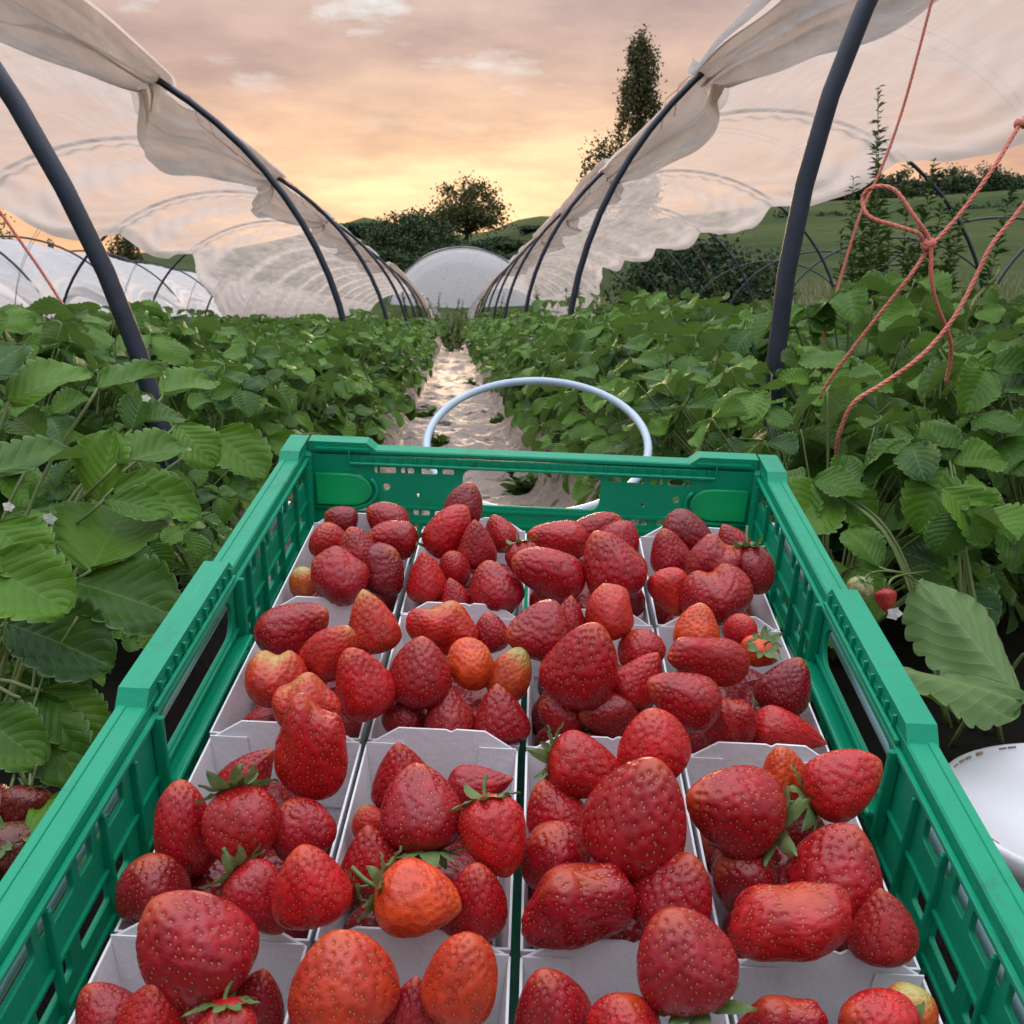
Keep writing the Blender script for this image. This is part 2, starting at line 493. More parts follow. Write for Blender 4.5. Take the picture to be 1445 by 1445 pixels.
BM = {}
for kd, cnt in dict(c=4, h=4, r=3, l=3, f=3, x=3, k=3).items():
    BM[kd] = [berry_mesh('strawberry_'+kd, kd, 100+17*i+ord(kd)) for i in range(cnt)]
CAL = [calyx_mesh('calyx', 50+i, [.3, .45, .12, .38][i % 4], [1, .7, 1.3, .9][i % 4]) for i in range(6)]

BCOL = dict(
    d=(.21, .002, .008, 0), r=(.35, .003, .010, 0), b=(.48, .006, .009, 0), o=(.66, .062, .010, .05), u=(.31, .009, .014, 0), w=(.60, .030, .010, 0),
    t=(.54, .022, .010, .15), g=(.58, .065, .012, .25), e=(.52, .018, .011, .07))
ROWN = ['back row', 'second row', 'third row', 'front row']
COLN = ['leftmost', 'second', 'third', 'rightmost']

# row, col, px, py, length, width, tip angle (deg), tilt to the viewer (deg), kind, colour, height, calyx, description
BER = [
 (0,0,480,737,44,50,160,20,'h','d',-.026,0,'dark strawberry touching the back card'),
 (0,0,546,736,58,50,150,15,'h','r',-.028,0,'broad strawberry in the back right corner'),
 (0,0,462,763,52,50,100,30,'r','b',-.022,0,'bright rounded strawberry by the left card'),
 (0,0,503,780,66,58,110,20,'h','u',-.016,0,'dull seedy strawberry in the middle'),
 (0,0,553,760,68,52,170,10,'l','r',-.016,1,'long red strawberry lying along the right card'),
 (0,0,546,803,64,62,60,20,'k','d',-.020,0,'dark lobed strawberry at the front right'),
 (0,0,476,816,84,70,140,10,'k','r',-.018,0,'wedge-shaped strawberry with a knob, at the front'),
 (0,0,430,823,46,38,100,10,'r','g',-.036,0,'half-ripe greenish strawberry in the front left corner'),
 (0,1,656,714,62,48,65,10,'l','d',.000,0,'topmost dark strawberry leaning on the pile'),
 (0,1,633,747,80,56,58,10,'l','b',-.010,0,'long bright strawberry standing tilted at the back'),
 (0,1,673,769,70,54,85,20,'c','u',-.014,0,'dull upright strawberry in the middle'),
 (0,1,706,752,52,44,110,10,'h','b',-.026,0,'small bright strawberry by the back right card'),
 (0,1,601,816,72,54,95,10,'c','b',-.022,0,'upright conical strawberry at the left'),
 (0,1,642,803,54,42,90,15,'r','r',-.024,0,'rounded strawberry between two upright cones'),
 (0,1,641,838,44,40,95,10,'c','r',-.030,0,'smallest conical strawberry at the front'),
 (0,1,698,827,72,72,105,10,'h','r',-.022,0,'large blunt strawberry at the front right'),
 (0,2,740,792,54,46,-70,10,'h','r',-.016,1,'leafy-topped strawberry overhanging the left card'),
 (0,2,788,762,78,54,175,10,'h','b',-.016,0,'conical strawberry lying left at the back'),
 (0,2,842,748,68,46,30,10,'l','r',-.022,0,'long strawberry along the back card'),
 (0,2,876,766,58,54,-60,15,'h','r',-.022,0,'red strawberry in the back right corner'),
 (0,2,772,806,104,66,155,10,'l','r',-.008,0,'long plump strawberry lying across the left'),
 (0,2,862,800,96,84,125,15,'h','r',-.004,0,'large smooth strawberry topping the right side'),
 (0,2,772,850,50,46,120,10,'r','r',-.034,0,'low rounded strawberry at the front left'),
 (0,2,890,848,44,40,80,10,'r','d',-.036,0,'small dark strawberry by the right card'),
 (1,2,858,864,80,62,95,5,'k','e',.000,0,'knobby orange-tinged strawberry leaning on the back card'),
 (1,2,802,876,72,54,80,10,'c','r',-.008,0,'pointed strawberry at the back left'),
 (0,3,972,754,74,52,-35,10,'l','d',-.014,0,'dark long strawberry against the back card'),
 (0,3,944,780,64,52,95,10,'h','r',-.020,0,'plump strawberry by the left card'),
 (0,3,1033,764,52,48,110,10,'c','r',-.020,0,'pointed strawberry at the back right'),
 (0,3,1062,806,68,56,-80,10,'r','d',-.014,1,'dark round strawberry by the right card'),
 (0,3,1004,795,76,70,70,20,'x','u',-.012,0,'wrinkled dull strawberry in the middle'),
 (0,3,941,835,62,52,-85,10,'h','e',-.020,0,'orange-tinged strawberry at the front left'),
 (0,3,1010,838,86,92,110,10,'f','r',-.012,0,'broad strawberry at the front'),
 (1,0,416,888,100,76,20,10,'h','r',-.012,0,'large strawberry in the back left corner'),
 (1,0,525,878,90,72,95,10,'c','t',-.012,0,'upright strawberry with a pale green tip'),
 (1,0,466,918,88,62,55,15,'l','e',-.006,0,'ridged strawberry leaning right in the middle'),
 (1,0,387,956,78,80,95,15,'f','t',-.014,0,'orange-red strawberry with a yellow double tip'),
 (1,0,510,963,98,76,100,15,'h','b',-.010,0,'large smooth strawberry by the right card'),
 (1,0,372,1020,52,44,170,5,'h','r',-.050,1,'low strawberry by the front left corner'),
 (1,0,492,1025,48,42,90,5,'r','d',-.050,0,'low dark strawberry at the front right'),
 (1,0,432,995,74,88,95,15,'x','e',-.004,0,'crinkled strawberry leaning on the front card'),
 (1,1,626,888,66,94,80,10,'x','e',-.016,0,'wide lobed strawberry at the back'),
 (1,1,692,893,54,50,110,10,'h','r',-.022,0,'plain red strawberry by the back right card'),
 (1,2,757,893,80,78,170,15,'h','r',.002,0,'dark rounded strawberry overhanging the left card'),
 (1,1,592,947,98,86,88,10,'h','r',-.008,0,'large heart-shaped strawberry at the left'),
 (1,1,667,938,62,70,25,15,'r','o',-.010,0,'round orange strawberry in the middle'),
 (1,1,722,952,76,54,60,10,'l','g',-.016,0,'orange strawberry with a pale yellow tip by the right card'),
 (1,1,572,1014,50,58,80,10,'r','r',-.036,0,'low dull strawberry in the front left corner'),
 (1,1,632,1006,76,68,97,10,'c','u',-.026,0,'dull conical strawberry in the front middle'),
 (1,1,706,1008,82,74,95,10,'c','r',-.026,0,'shiny conical strawberry at the front right'),
 (1,2,824,937,118,102,65,15,'h','r',.002,0,'biggest strawberry, standing tall in the middle'),
 (1,2,904,918,56,62,110,10,'r','r',-.018,0,'rounded strawberry at the back right'),
 (1,2,905,958,82,66,50,10,'c','b',-.010,0,'conical strawberry leaning right'),
 (1,2,792,1008,66,62,150,10,'h','r',-.034,1,'low strawberry in the front left corner'),
 (1,2,858,1006,80,66,170,15,'h','u',-.026,1,'leafy-topped strawberry lying at the front'),
 (1,3,983,886,62,62,90,15,'h','o',-.010,0,'orange-topped strawberry leaning on the back card'),
 (1,3,1045,889,46,44,80,15,'r','b',-.014,0,'small round strawberry at the back'),
 (1,3,1071,918,48,50,-100,-62,'r','o',-.014,1,'small strawberry showing its star-shaped leafy cap'),
 (1,3,996,932,122,62,175,15,'k','r',.002,0,'wide two-lobed strawberry lying across the top'),
 (1,3,965,987,102,76,160,15,'h','r',.000,0,'plump strawberry lying at the front left'),
 (1,3,1110,968,80,68,75,10,'h','d',-.022,1,'dark seedy strawberry by the right card'),
 (1,3,1026,1020,72,72,110,10,'x','r',-.022,0,'lobed strawberry low at the front'),
 (1,3,1112,1034,106,62,-12,10,'c','b',-.034,0,'tapered strawberry by the front right corner'),
 (2,0,438,1056,138,96,95,10,'x','b',.012,0,'tall crinkled strawberry standing above the pile'),
 (2,0,352,1094,100,66,50,10,'c','r',-.026,0,'leaning strawberry against the back card'),
 (2,0,259,1168,134,82,98,10,'l','r',-.016,0,'tall strawberry by the left card'),
 (2,0,346,1166,108,100,-70,20,'r','r',-.004,1,'round leafy-topped strawberry in the middle'),
 (2,0,426,1166,88,84,120,10,'k','r',-.012,0,'two-humped strawberry by the right card'),
 (2,0,214,1256,98,92,95,10,'r','d',-.020,0,'dark dull strawberry in the front left corner'),
 (2,0,366,1268,100,84,-45,15,'h','r',-.014,1,'strawberry with green cap pointing up left, at front'),
 (2,0,438,1250,112,100,110,15,'h','b',-.002,0,'bright round strawberry at the front right'),
 (2,1,568,1094,98,80,92,10,'c','r',-.020,0,'upright strawberry against the back card'),
 (2,1,597,1142,112,106,95,-20,'h','r',.000,1,'large strawberry with dark green cap beneath it'),
 (2,1,680,1108,90,58,12,10,'c','r',-.018,0,'strawberry pointing right along the back card'),
 (2,1,519,1160,46,46,120,10,'r','e',-.036,0,'small orange-tinged strawberry by the left card'),
 (2,1,526,1212,102,86,92,10,'c','r',-.016,0,'upright conical strawberry at the left'),
 (2,1,696,1178,104,86,-75,15,'h','b',-.002,1,'downward-pointing strawberry with spiky green cap'),
 (2,1,592,1270,114,96,-12,10,'h','o',-.008,1,'bright orange strawberry with a green stalk'),
 (2,1,672,1272,110,88,80,10,'h','r',-.018,0,'long dimpled strawberry by the front right corner'),
 (2,1,470,1262,60,54,-170,15,'r','r',-.010,1,'strawberry hidden behind its large leafy cap'),
 (2,2,832,1086,116,88,-12,10,'c','b',-.006,1,'strawberry pointing right with leafy cap at left'),
 (2,2,920,1052,96,96,100,15,'h','b',.004,0,'round strawberry topping the back right corner'),
 (2,2,900,1148,172,136,78,15,'h','r',.016,0,'giant pear-shaped strawberry on top'),
 (2,2,780,1148,84,82,120,10,'h','r',-.022,0,'strawberry half hidden by the left card'),
 (2,2,782,1208,92,94,110,15,'r','r',-.020,0,'plump glossy strawberry by the left card'),
 (2,2,812,1276,112,156,110,20,'x','r',-.010,0,'broad folded strawberry at the front left'),
 (2,2,950,1258,124,112,70,15,'h','r',-.006,0,'large strawberry at the front right'),
 (2,2,884,1246,64,60,90,5,'r','d',-.038,0,'dark strawberry deep between larger ones'),
 (2,3,1034,1138,138,122,150,15,'h','r',.004,1,'large strawberry with leafy cap at its right'),
 (2,3,1108,1098,86,68,92,10,'h','o',-.014,0,'orange-topped upright strawberry at the back'),
 (2,3,1190,1106,106,90,30,10,'h','b',.000,1,'bright strawberry leaning over the right card'),
 (2,3,1184,1228,132,122,70,15,'h','r',-.008,0,'large dimpled strawberry by the right card'),
 (2,3,1050,1242,92,86,140,10,'r','d',-.026,0,'dark patterned strawberry low at the left'),
 (2,3,1136,1172,62,60,60,5,'r','d',-.036,0,'shaded strawberry under the green caps'),
 (2,3,1108,1302,104,164,100,20,'x','b',-.008,0,'wide crumpled strawberry at the front'),
 (2,3,1246,1302,106,92,95,10,'c','u',-.016,0,'dull hairy strawberry in the front right corner'),
 (3,0,276,1332,158,142,120,15,'h','r',.010,0,'huge ridged strawberry on top'),
 (3,0,150,1430,94,90,120,10,'h','r',-.020,0,'low strawberry by the left card'),
 (3,0,214,1432,98,90,80,10,'c','b',-.006,0,'pointed strawberry standing in front of the huge one'),
 (3,0,368,1414,108,82,70,10,'c','d',-.020,0,'dark strawberry by the right card'),
 (3,0,318,1462,90,86,-85,10,'r','b',-.006,1,'strawberry with a shrivelled leafy cap at the front'),
 (3,1,480,1390,140,140,100,10,'h','w',.000,0,'big orange-red strawberry on the left'),
 (3,1,654,1378,130,100,72,10,'l','w',.000,0,'orange-red strawberry leaning right'),
 (3,1,580,1430,104,76,80,10,'c','r',-.020,0,'red strawberry between two orange ones'),
 (3,2,780,1420,114,104,95,10,'h','r',-.016,0,'rounded strawberry on the left'),
 (3,2,884,1448,92,96,80,10,'r','b',-.008,0,'low bright strawberry at the front'),
 (3,2,968,1352,136,130,105,10,'h','u',.010,1,'big dull pink strawberry on top at the right'),
 (3,3,1098,1448,80,124,100,10,'x','r',-.020,0,'wide dark strawberry on the left'),
 (3,3,1232,1448,104,110,150,15,'h','b',-.012,1,'bright strawberry with a leafy cap'),
 (3,3,1284,1428,74,76,80,10,'r','g',-.022,0,'half-ripe strawberry by the right card'),
]

PX0, PXW, PY0, PYW = -.1700, .0846, .2290, .1372
def build_berries():
    B = []
    for i, (r, c, px, py, ln, wd, an, tl, kd, co, h, cx, ds) in enumerate(BER):
        q = unproj(px, py, h)
        w = CR @ q + CP
        dep = (w-CAMP) @ FW
        B.append(dict(w=w, d=(w-CAMP)/np.linalg.norm(w-CAMP), s=dep/F, rc=(r, c), rad=.40*min(ln, wd)*dep/F*1.05+.06*max(ln, wd)*dep/F, t=0.0))
    # let overlapping fruit slide apart along the line of sight, staying in the tray
    up = CR[:, 2]
    for it in range(60):
        for i in range(len(B)):
            for j in range(i+1, len(B)):
                a, b = B[i], B[j]
                pa, pb = a['w']+a['d']*a['t'], b['w']+b['d']*b['t']
                dd = np.linalg.norm(pa-pb); ov = (a['rad']+b['rad'])*.92-dd
                if ov > 0:
                    sg = 1 if (pa-pb) @ (a['d']+b['d']) > 0 else -1
                    st = .12*min(ov, .01)*sg
                    a['t'] += st; b['t'] -= st
        for a in B:
            a['t'] = float(np.clip(a['t'], -.03, .03))
            r, c = a['rc']; q = CR.T @ (a['w']+a['d']*a['t']-CP); dc = CR.T @ a['d']
            if q[2] < -.019:          # below the card's edge: keep it inside its own punnet
                y1 = PY0-r*PYW; y0 = y1-PYW; x0 = PX0+c*PXW; x1 = x0+PXW; m = a['rad']*.80+.001
                m2 = m+a['rad']*.12
                if q[1] < y0+m2: a['t'] += min(.004, (y0+m2-q[1])/dc[1])
                elif q[1] > y1-m and q[2] < -.028: a['t'] -= min(.004, (q[1]-y1+m)/dc[1])
                dx = np.clip(q[0], x0+m, x1-m)-q[0]
                a['w'] = a['w']+CR[:, 0]*dx*.5
    return B

BPOS = build_berries()
for i, (r, c, px, py, ln, wd, an, tl, kd, co, h, cx, ds) in enumerate(BER):
    b = BPOS[i]
    w = b['w']+b['d']*b['t']
    s = ((w-CAMP) @ FW)/F
    al, ti = R(an), R(tl)
    ax = math.cos(ti)*(math.cos(al)*RT+math.sin(al)*UP)-math.sin(ti)*FW
    x = np.cross(ax, FW); x /= np.linalg.norm(x); y = np.cross(ax, x)
    me = BM[kd][(i*7+r+c) % len(BM[kd])]
    o = bpy.data.objects.new('strawberry', me); COL.objects.link(o)
    sc = (wd*s*1.10, min(wd, ln*1.05)*s*.98, ln*s*1.07)
    fl = 1 if i % 2 else -1
    Mx = Matrix([[x[k]*sc[0]*fl, y[k]*sc[1]*fl, ax[k]*sc[2], w[k]] for k in range(3)]+[[0, 0, 0, 1]])
    o.matrix_world = Mx
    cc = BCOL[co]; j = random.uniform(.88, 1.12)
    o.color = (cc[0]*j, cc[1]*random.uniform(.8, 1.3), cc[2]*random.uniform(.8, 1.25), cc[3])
    lab = f'{ds} in the {COLN[c]} punnet of the {ROWN[r]}'
    if len(lab.split()) > 16: lab = f'{ds}, {COLN[c]} punnet, {ROWN[r]}'
    tag(o, lab, 'strawberry', 'picked strawberries in the punnets')
    if cx:
        k = bpy.data.objects.new('calyx', CAL[i % len(CAL)]); COL.objects.link(k); k.parent = o
        u = min(wd, ln)*s*1.30
        k.scale = (u/sc[0], u/sc[1], 1)

# ------------------------------------------------------------------ punnets
PB, PT = -.100, -.0355
def punnet(r, c):
    x0 = PX0+c*PXW+random.uniform(-.0008, .0008)+.0012; x1 = x0+PXW-.0024
    y1 = PY0-r*PYW+random.uniform(-.001, .001)-.0015; y0 = y1-PYW+.003
    root = empty('punnet'); root.matrix_world = CM @ Matrix.Translation(((x0+x1)/2, (y0+y1)/2, PB))
    hx, hy, H = (x1-x0)/2, (y1-y0)/2, PT-PB
    ins, th = .006, .0011
    # a card wall: outline given in (s across, z) with taper applied, made as a thin solid
    def wall(prof, kind, name):
        b = MB()
        out, inn = [], []
        for s_, z in prof:
            k = ins*(1-z/H)
            if kind in 'FB':
                sg = -1 if kind == 'F' else 1
                X = s_*(hx-k)/hx; Yo = sg*(hy-k)
                out.append([X, Yo, z]); inn.append([X*.985, Yo-sg*th, z])
            else:
                sg = -1 if kind == 'L' else 1
                Yy = s_*(hy-k)/hy; Xo = sg*(hx-k)
                out.append([Xo, Yy, z]); inn.append([Xo-sg*th, Yy*.99, z])
        n = len(prof)
        b.add(out+inn, [tuple(range(n)), tuple(range(2*n-1, n-1, -1))]+[(i, n+i, n+(i+1) % n, (i+1) % n) for i in range(n)])
        return b.build(name, M['card'], root, smooth=False)
    ph = .0075
    wall([(-hx, 0), (hx, 0), (hx, H-.004), (hx*.55, H+ph), (hx*.18, H+ph+.0004), (hx*.12, H+ph-.0012), (hx*.05, H+ph), (-hx*.55, H+ph), (-hx, H-.004)], 'B', 'back_wall')
    wall([(-hx, 0), (hx, 0), (hx, H-.004), (-hx, H-.004)], 'F', 'front_wall')
    wall([(-hy, 0), (hy, 0), (hy, H-.004), (-hy, H-.004)], 'L', 'side_wall')
    wall([(-hy, 0), (hy, 0), (hy, H-.004), (-hy, H-.004)], 'R', 'side_wall')
    b = MB(); b.box((0, 0, .0006), (2*(hx-ins)-.003, 2*(hy-ins)-.003, .0012)); b.build('base', M['card'], root, False)
    # glued corner flaps inside the back wall and the printed strip outside
    for sg in (-1, 1):
        b = MB()
        v = []
        for z, w0 in ((H*.35, .0), (H*.98, 0)):
            k = ins*(1-z/H)
            yb = hy-k-th-.0004
            v += [[sg*(hx-k-.0012), yb, z], [sg*(hx-k-.021), yb, z]]
        v = np.array(v); q = np.vstack([v, v+np.array([0, -.0008, 0])])
        b.add(q, [(0, 1, 3, 2), (4, 6, 7, 5), (0, 4, 5, 1), (2, 3, 7, 6), (0, 2, 6, 4), (1, 5, 7, 3)])
        b.build('corner_flap', M['card'], root, False)
    b = MB()
    sx = hx*.02
    for z0, z1, xa, xb in ((H*.42, H*.80, -hx*.55, hx*.70),):
        k0, k1 = ins*(1-z0/H), ins*(1-z1/H)
        b.add([[xa, -(hy-k0)-.0004, z0], [xb, -(hy-k0)-.0004, z0], [xb, -(hy-k1)-.0004, z1], [xa, -(hy-k1)-.0004, z1]], [(0, 1, 2, 3)])
    b.build('printed_strip', M['print_'], root, False)
    extra = [['filled to its back edge beside the latch', 'with the tallest pile', 'below the crate handle slot', 'beside the right latch'],
             ['holding a pale-tipped berry', 'holding an orange berry', 'heaped with large berries', 'with a small starry-capped berry'],
             ['with bare card at its back left', 'holding a bright orange berry', 'under the giant berry', 'holding a wide crumpled berry'],
             ['under the huge ridged berry', 'with two orange-red berries', 'with a dull pink berry', 'with much bare card showing']][r][c]
    tag(root, f'{COLN[c]} white card punnet of the {ROWN[r]} {extra}', 'punnet', 'white card punnets in the green crate')
    # fruit under the top layer, showing only through the gaps
    fc = [(-.1, -.66), (-.1, .62), (-.48, .5), (.48, .42), (-.5, -.05), (.02, .1), (.5, -.12), (-.42, -.58), (.4, -.62)]
    for k, (fx, fy) in enumerate(fc if r < 3 else fc[1:6]):
        kd = random.choice('hrc')
        o = bpy.data.objects.new('strawberry', random.choice(BM[kd])); COL.objects.link(o)
        sz = random.uniform(.038, .044)
        cx_, cy_ = (x0+x1)/2+fx*(hx-.012), (y0+y1)/2+fy*(hy-.014)
        Lm = Matrix.Translation((cx_, cy_, PB+.036+random.uniform(-.004, .006))) @ Matrix.Rotation(random.uniform(0, 6.3), 4, 'Z') @ Matrix.Rotation(R(90+random.uniform(-12, 12)), 4, 'X')
        o.matrix_world = CM @ Lm @ Matrix.Diagonal((sz, sz, sz*1.05, 1))
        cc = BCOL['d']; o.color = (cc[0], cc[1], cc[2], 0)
        tag(o, f'dark strawberry glimpsed under the others in the {COLN[c]} punnet of the {ROWN[r]}', 'strawberry', f'bottom layer strawberries in the {COLN[c]} punnet of the {ROWN[r]}')
for r in range(4):
    for c in range(4): punnet(r, c)

# ------------------------------------------------------------------ crate
def rrect(x0, x1, y0, y1, r=.003, n=4):
    r = min(r, abs(x1-x0)*.49, abs(y1-y0)*.49)
    p = []
    for cx, cy, a0 in ((x1-r, y1-r, 0), (x0+r, y1-r, 90), (x0+r, y0+r, 180), (x1-r, y0+r, 270)):
        for k in range(n+1):
            a = R(a0+90*k/n); p.append((cx+r*math.cos(a), cy+r*math.sin(a)))
    return p
def circ(cx, cy, r, n=14): return [(cx+r*math.cos(2*math.pi*k/n), cy+r*math.sin(2*math.pi*k/n)) for k in range(n)]

def panel(name, outer, holes, thick, M4, material, parent, bev=.0006):
    cu = bpy.data.curves.new(name, 'CURVE'); cu.dimensions = '2D'; cu.fill_mode = 'BOTH'
    cu.extrude = thick/2-bev; cu.bevel_depth = bev; cu.bevel_resolution = 1; cu.offset = -bev
    for pl in [outer]+holes:
        s = cu.splines.new('POLY'); s.points.add(len(pl)-1)
        for k, (x, y) in enumerate(pl): s.points[k].co = (x, y, 0, 1)
        s.use_cyclic_u = True
    t = bpy.data.objects.new(name+'_c', cu); COL.objects.link(t)
    dg = bpy.context.evaluated_depsgraph_get()
    me = bpy.data.meshes.new_from_object(t.evaluated_get(dg))
    bpy.data.objects.remove(t); bpy.data.curves.remove(cu)
    me.transform(M4); me.materials.clear(); me.materials.append(material)
    o = bpy.data.objects.new(name, me); COL.objects.link(o); o.parent = parent
    return o

CY0, CY1, CD = -.350, .300, -.112
crate = empty('crate'); crate.matrix_world = CM @ Matrix.Translation((0, 0, 0))
tag(crate, 'green slatted plastic crate holding sixteen punnets of strawberries', 'crate')
# side panels: local (u along y, v = z)
def side(sg):
    xo = sg*.1865
    M4 = Matrix(((0, 0, 1, xo), (1, 0, 0, 0), (0, 1, 0, 0), (0, 0, 0, 1)))
    holes = []
    def row(v0, v1, ww, gap, off, skip):
        u = CY0+.018+off
        k = 0
        while u+ww < CY1-.014:
            w = ww if k % 3 != 2 else ww*.45
            if not any(a-.004 < u+w and u < b+.004 for a, b in skip): holes.append(rrect(u, u+w, v0, v1, .002))
            u += w+gap; k += 1
    hd = [(-.082, .072)]
    row(-.024, -.012, .030, .006, 0, hd)
    row(-.057, -.044, .030, .010, .012, hd)
    row(-.084, -.070, .030, .012, .004, [])
    holes.append(rrect(-.070, .060, -.039, -.0135, .011, 6))
    outer = [(CY0, CD), (CY1, CD), (CY1, -.001), (CY0, -.001)]
    w = panel('side_wall', outer, holes, .003, M4, M['green'], crate)
    b = MB()
    # rim: wide top flange with a step towards the inside, a lip outside
    xm = sg*.1925
    b.box((xm, (CY0+CY1)/2, 0), (.0155, CY1-CY0, .0042), bev=.0012)
    b.box((sg*.1972, (CY0+CY1)/2, .0022), (.0045, CY1-CY0-.004, .0012), bev=.0004)
    b.box((sg*.1992, (CY0+CY1)/2, -.007), (.0022, CY1-CY0-.004, .013), bev=.0006)
    b.box((sg*.1835, (CY0+CY1)/2, -.0062), (.0030, CY1-CY0-.03, .0034), bev=.0008)
    for (ua, ub, hh) in ((-.083, .070, .0092), (CY1-.046, CY1+.0005, .0082), (CY0, CY0+.046, .0082)):
        # raised block with sloped ends
        e = .007
        xs = (sg*.1850, sg*.2004)
        v = []
        for x_ in xs:
            v += [[x_, ua, .0015], [x_, ua+e, hh], [x_, ub-(e if ub < CY1 else .001), hh], [x_, ub, .0015]]
        b.add(v, [(0, 1, 2, 3), (7, 6, 5, 4), (0, 4, 5, 1), (1, 5, 6, 2), (2, 6, 7, 3)])
        if hh > .009:
            u_ = ua+.012
            while u_ < ub-.014:       # open pockets along the inner edge of the handle block
                b.box((sg*.1838, u_+.006, .0028), (.0018, .0015, .0068))
                u_ += .0125
            b.box((sg*.1827, (ua+ub)/2, -.0015), (.0022, ub-ua-.012, .0030), bev=.0006)
    b.build('rim', M['green'], crate, False)
    # handle grip lip, lower ledge and stiffening ribs
    b = MB()
    b.box((sg*.1800, -.005, -.0470), (.0110, .146, .0032), rot=Matrix.Rotation(sg*R(18), 3, 'Y'), bev=.001)
    for u_ in (-.079, .069): b.box((sg*.1818, u_, -.031), (.0065, .0030, .052), bev=.0008)
    b.build('handle', M['green'], crate, False)
    b = MB()
    for u_ in (-.31, -.255, -.200, -.145, -.108, .098, .135, .185, .235, .275):
        b.box((sg*.1835, u_, -.060), (.0040, .0024, .100), bev=.0006)
    for v_ in (-.041, -.067, -.092): b.box((sg*.1842, (CY0+CY1)/2, v_), (.0020, CY1-CY0-.02, .0018))
    b.build('rib', M['green'], crate, False)
for sg in (-1, 1): side(sg)

def endwall(yy, name):
    M4 = Matrix(((1, 0, 0, 0), (0, 0, 1, yy), (0, 1, 0, 0), (0, 0, 0, 1)))
    holes = [rrect(.139, .177, -.045, -.020, .004), rrect(-.177, -.139, -.045, -.020, .004), rrect(-.057, .057, -.043, -.0115, .008, 6)]  # openings behind the latches added so that they are lit from behind
    for sg in (-1, 1):
        def H(a, b, c, d, r=.0015):
            a, b = sorted((sg*a, sg*b)); holes.append(rrect(a, b, c, d, r))
        H(.064, .074, -.017, -.0125); H(.078, .092, -.0175, -.0125); H(.097, .108, -.0175, -.0125); H(.112, .130, -.018, -.0125)
        H(.066, .080, -.0545, -.0500); H(.084, .098, -.0545, -.0500); H(.106, .122, -.0545, -.0490)
        holes.append(circ(sg*.120, -.0300, .0030)); holes.append(circ(sg*.0935, -.0365, .0017))
        # slot curving round the latch
        H(.137, .180, -.0525, -.0490, .001)
        H(.070, .088, -.079, -.066); H(.094, .112, -.079, -.066); H(.118, .136, -.079, -.066); H(.142, .168, -.079, -.066)
        H(.010, .028, -.079, -.066); H(.034, .052, -.079, -.066)
    outer = [(-.187, CD), (.187, CD), (.187, -.003), (-.187, -.003)]
    panel(name, outer, holes, .003, M4, M['green'], crate)
    s = 1 if yy > 0 else -1
    b = MB()
    b.box((0, yy+s*.006, 0), (.369, .0145, .0040), bev=.0012)
    b.box((0, yy+s*.0120, -.006), (.366, .0022, .012), bev=.0006)
    b.box((0, yy-s*.0030, -.0095), (.300, .0030, .0024), bev=.0006)
    for k in range(25):
        u_ = -.144+.012*k
        b.box((u_, yy-s*.0026, -.0056), (.0013, .0024, .0056))
    for sg in (-1, 1):
        e = .008; ua, ub = .128, .1835; hh = .0078
        v = []
        for y_ in (yy-s*.0012, yy+s*.0135):
            v += [[sg*ua, y_, .0015], [sg*(ua+e), y_, hh], [sg*ub, y_, hh], [sg*ub, y_, .0015]]
        b.add(v, [(0, 1, 2, 3), (7, 6, 5, 4), (0, 4, 5, 1), (1, 5, 6, 2), (2, 6, 7, 3)])
        b.box((sg*.156, yy-s*.0022, .0022), (.044, .0022, .0020))
        b.box((sg*.150, yy-s*.0022, -.0035), (.0016, .0024, .0100))
    b.build('rim', M['green'], crate, False)
    b = MB()
    for sg in (-1, 1):
        # diagonal stiffening ribs outside the wall
        for (xa, za, xb, zb) in ((.064, -.047, .090, -.021), (.090, -.047, .064, -.021), (.098, -.047, .118, -.021), (.118, -.047, .098, -.021)):
            c = (np.array([sg*xa, yy+s*.004, za])+np.array([sg*xb, yy+s*.004, zb]))/2
            an = math.atan2(zb-za, sg*(xb-xa))
            b.box(c, (math.hypot(xb-xa, zb-za), .005, .0016), rot=Matrix.Rotation(-an, 3, 'Y'))
        for x_ in (.060, .0925, .104, .127): b.box((sg*x_, yy+s*.004, -.055), (.0016, .005, .085))
    for z_ in (-.047, -.060): b.box((0, yy-s*.0024, z_), (.25, .0022, .0022))
    b.build('rib', M['green'], crate, False)
    for sg in (-1, 1):
        # D shaped latch button with a raised ring
        pts = [(sg*.178, -.0185), (sg*.178, -.0465)]+[(sg*(.150-.0185*math.sin(math.pi*k/12)), -.0465+.028*(1-math.cos(math.pi*k/12))/2) for k in range(13)]
        if sg > 0: pts = pts[::-1]
        L4 = Matrix(((1, 0, 0, 0), (0, 0, 1, yy-s*.0038), (0, 1, 0, 0), (0, 0, 0, 1)))
        panel('latch', pts, [], .0034, L4, M['latch'], crate, .0010)
        b = MB()
        ar = [(sg*(.152-.0245*math.sin(math.pi*k/14)), yy-s*.003, -.0500+.034*(1-math.cos(math.pi*k/14))/2) for k in range(0, 11)]
        b.tube([(sg*.180, yy-s*.003, -.0500)]+ar, .0021, 6)
        b.build('latch_ring', M['green'], crate)
M['latch'] = simple('latch_plastic', (.014, .50, .20), (.022, .58, .24), 20, .35, .0002, 200, trans=.45)  # base green brightened to stand for light shining through the latch
endwall(.2885, 'end_wall'); endwall(CY0+.0115, 'end_wall')
b = MB(); b.box((0, (CY0+CY1)/2, -.107), (.368, CY1-CY0-.024, .004)); b.build('floor_panel', M['green'], crate, False)
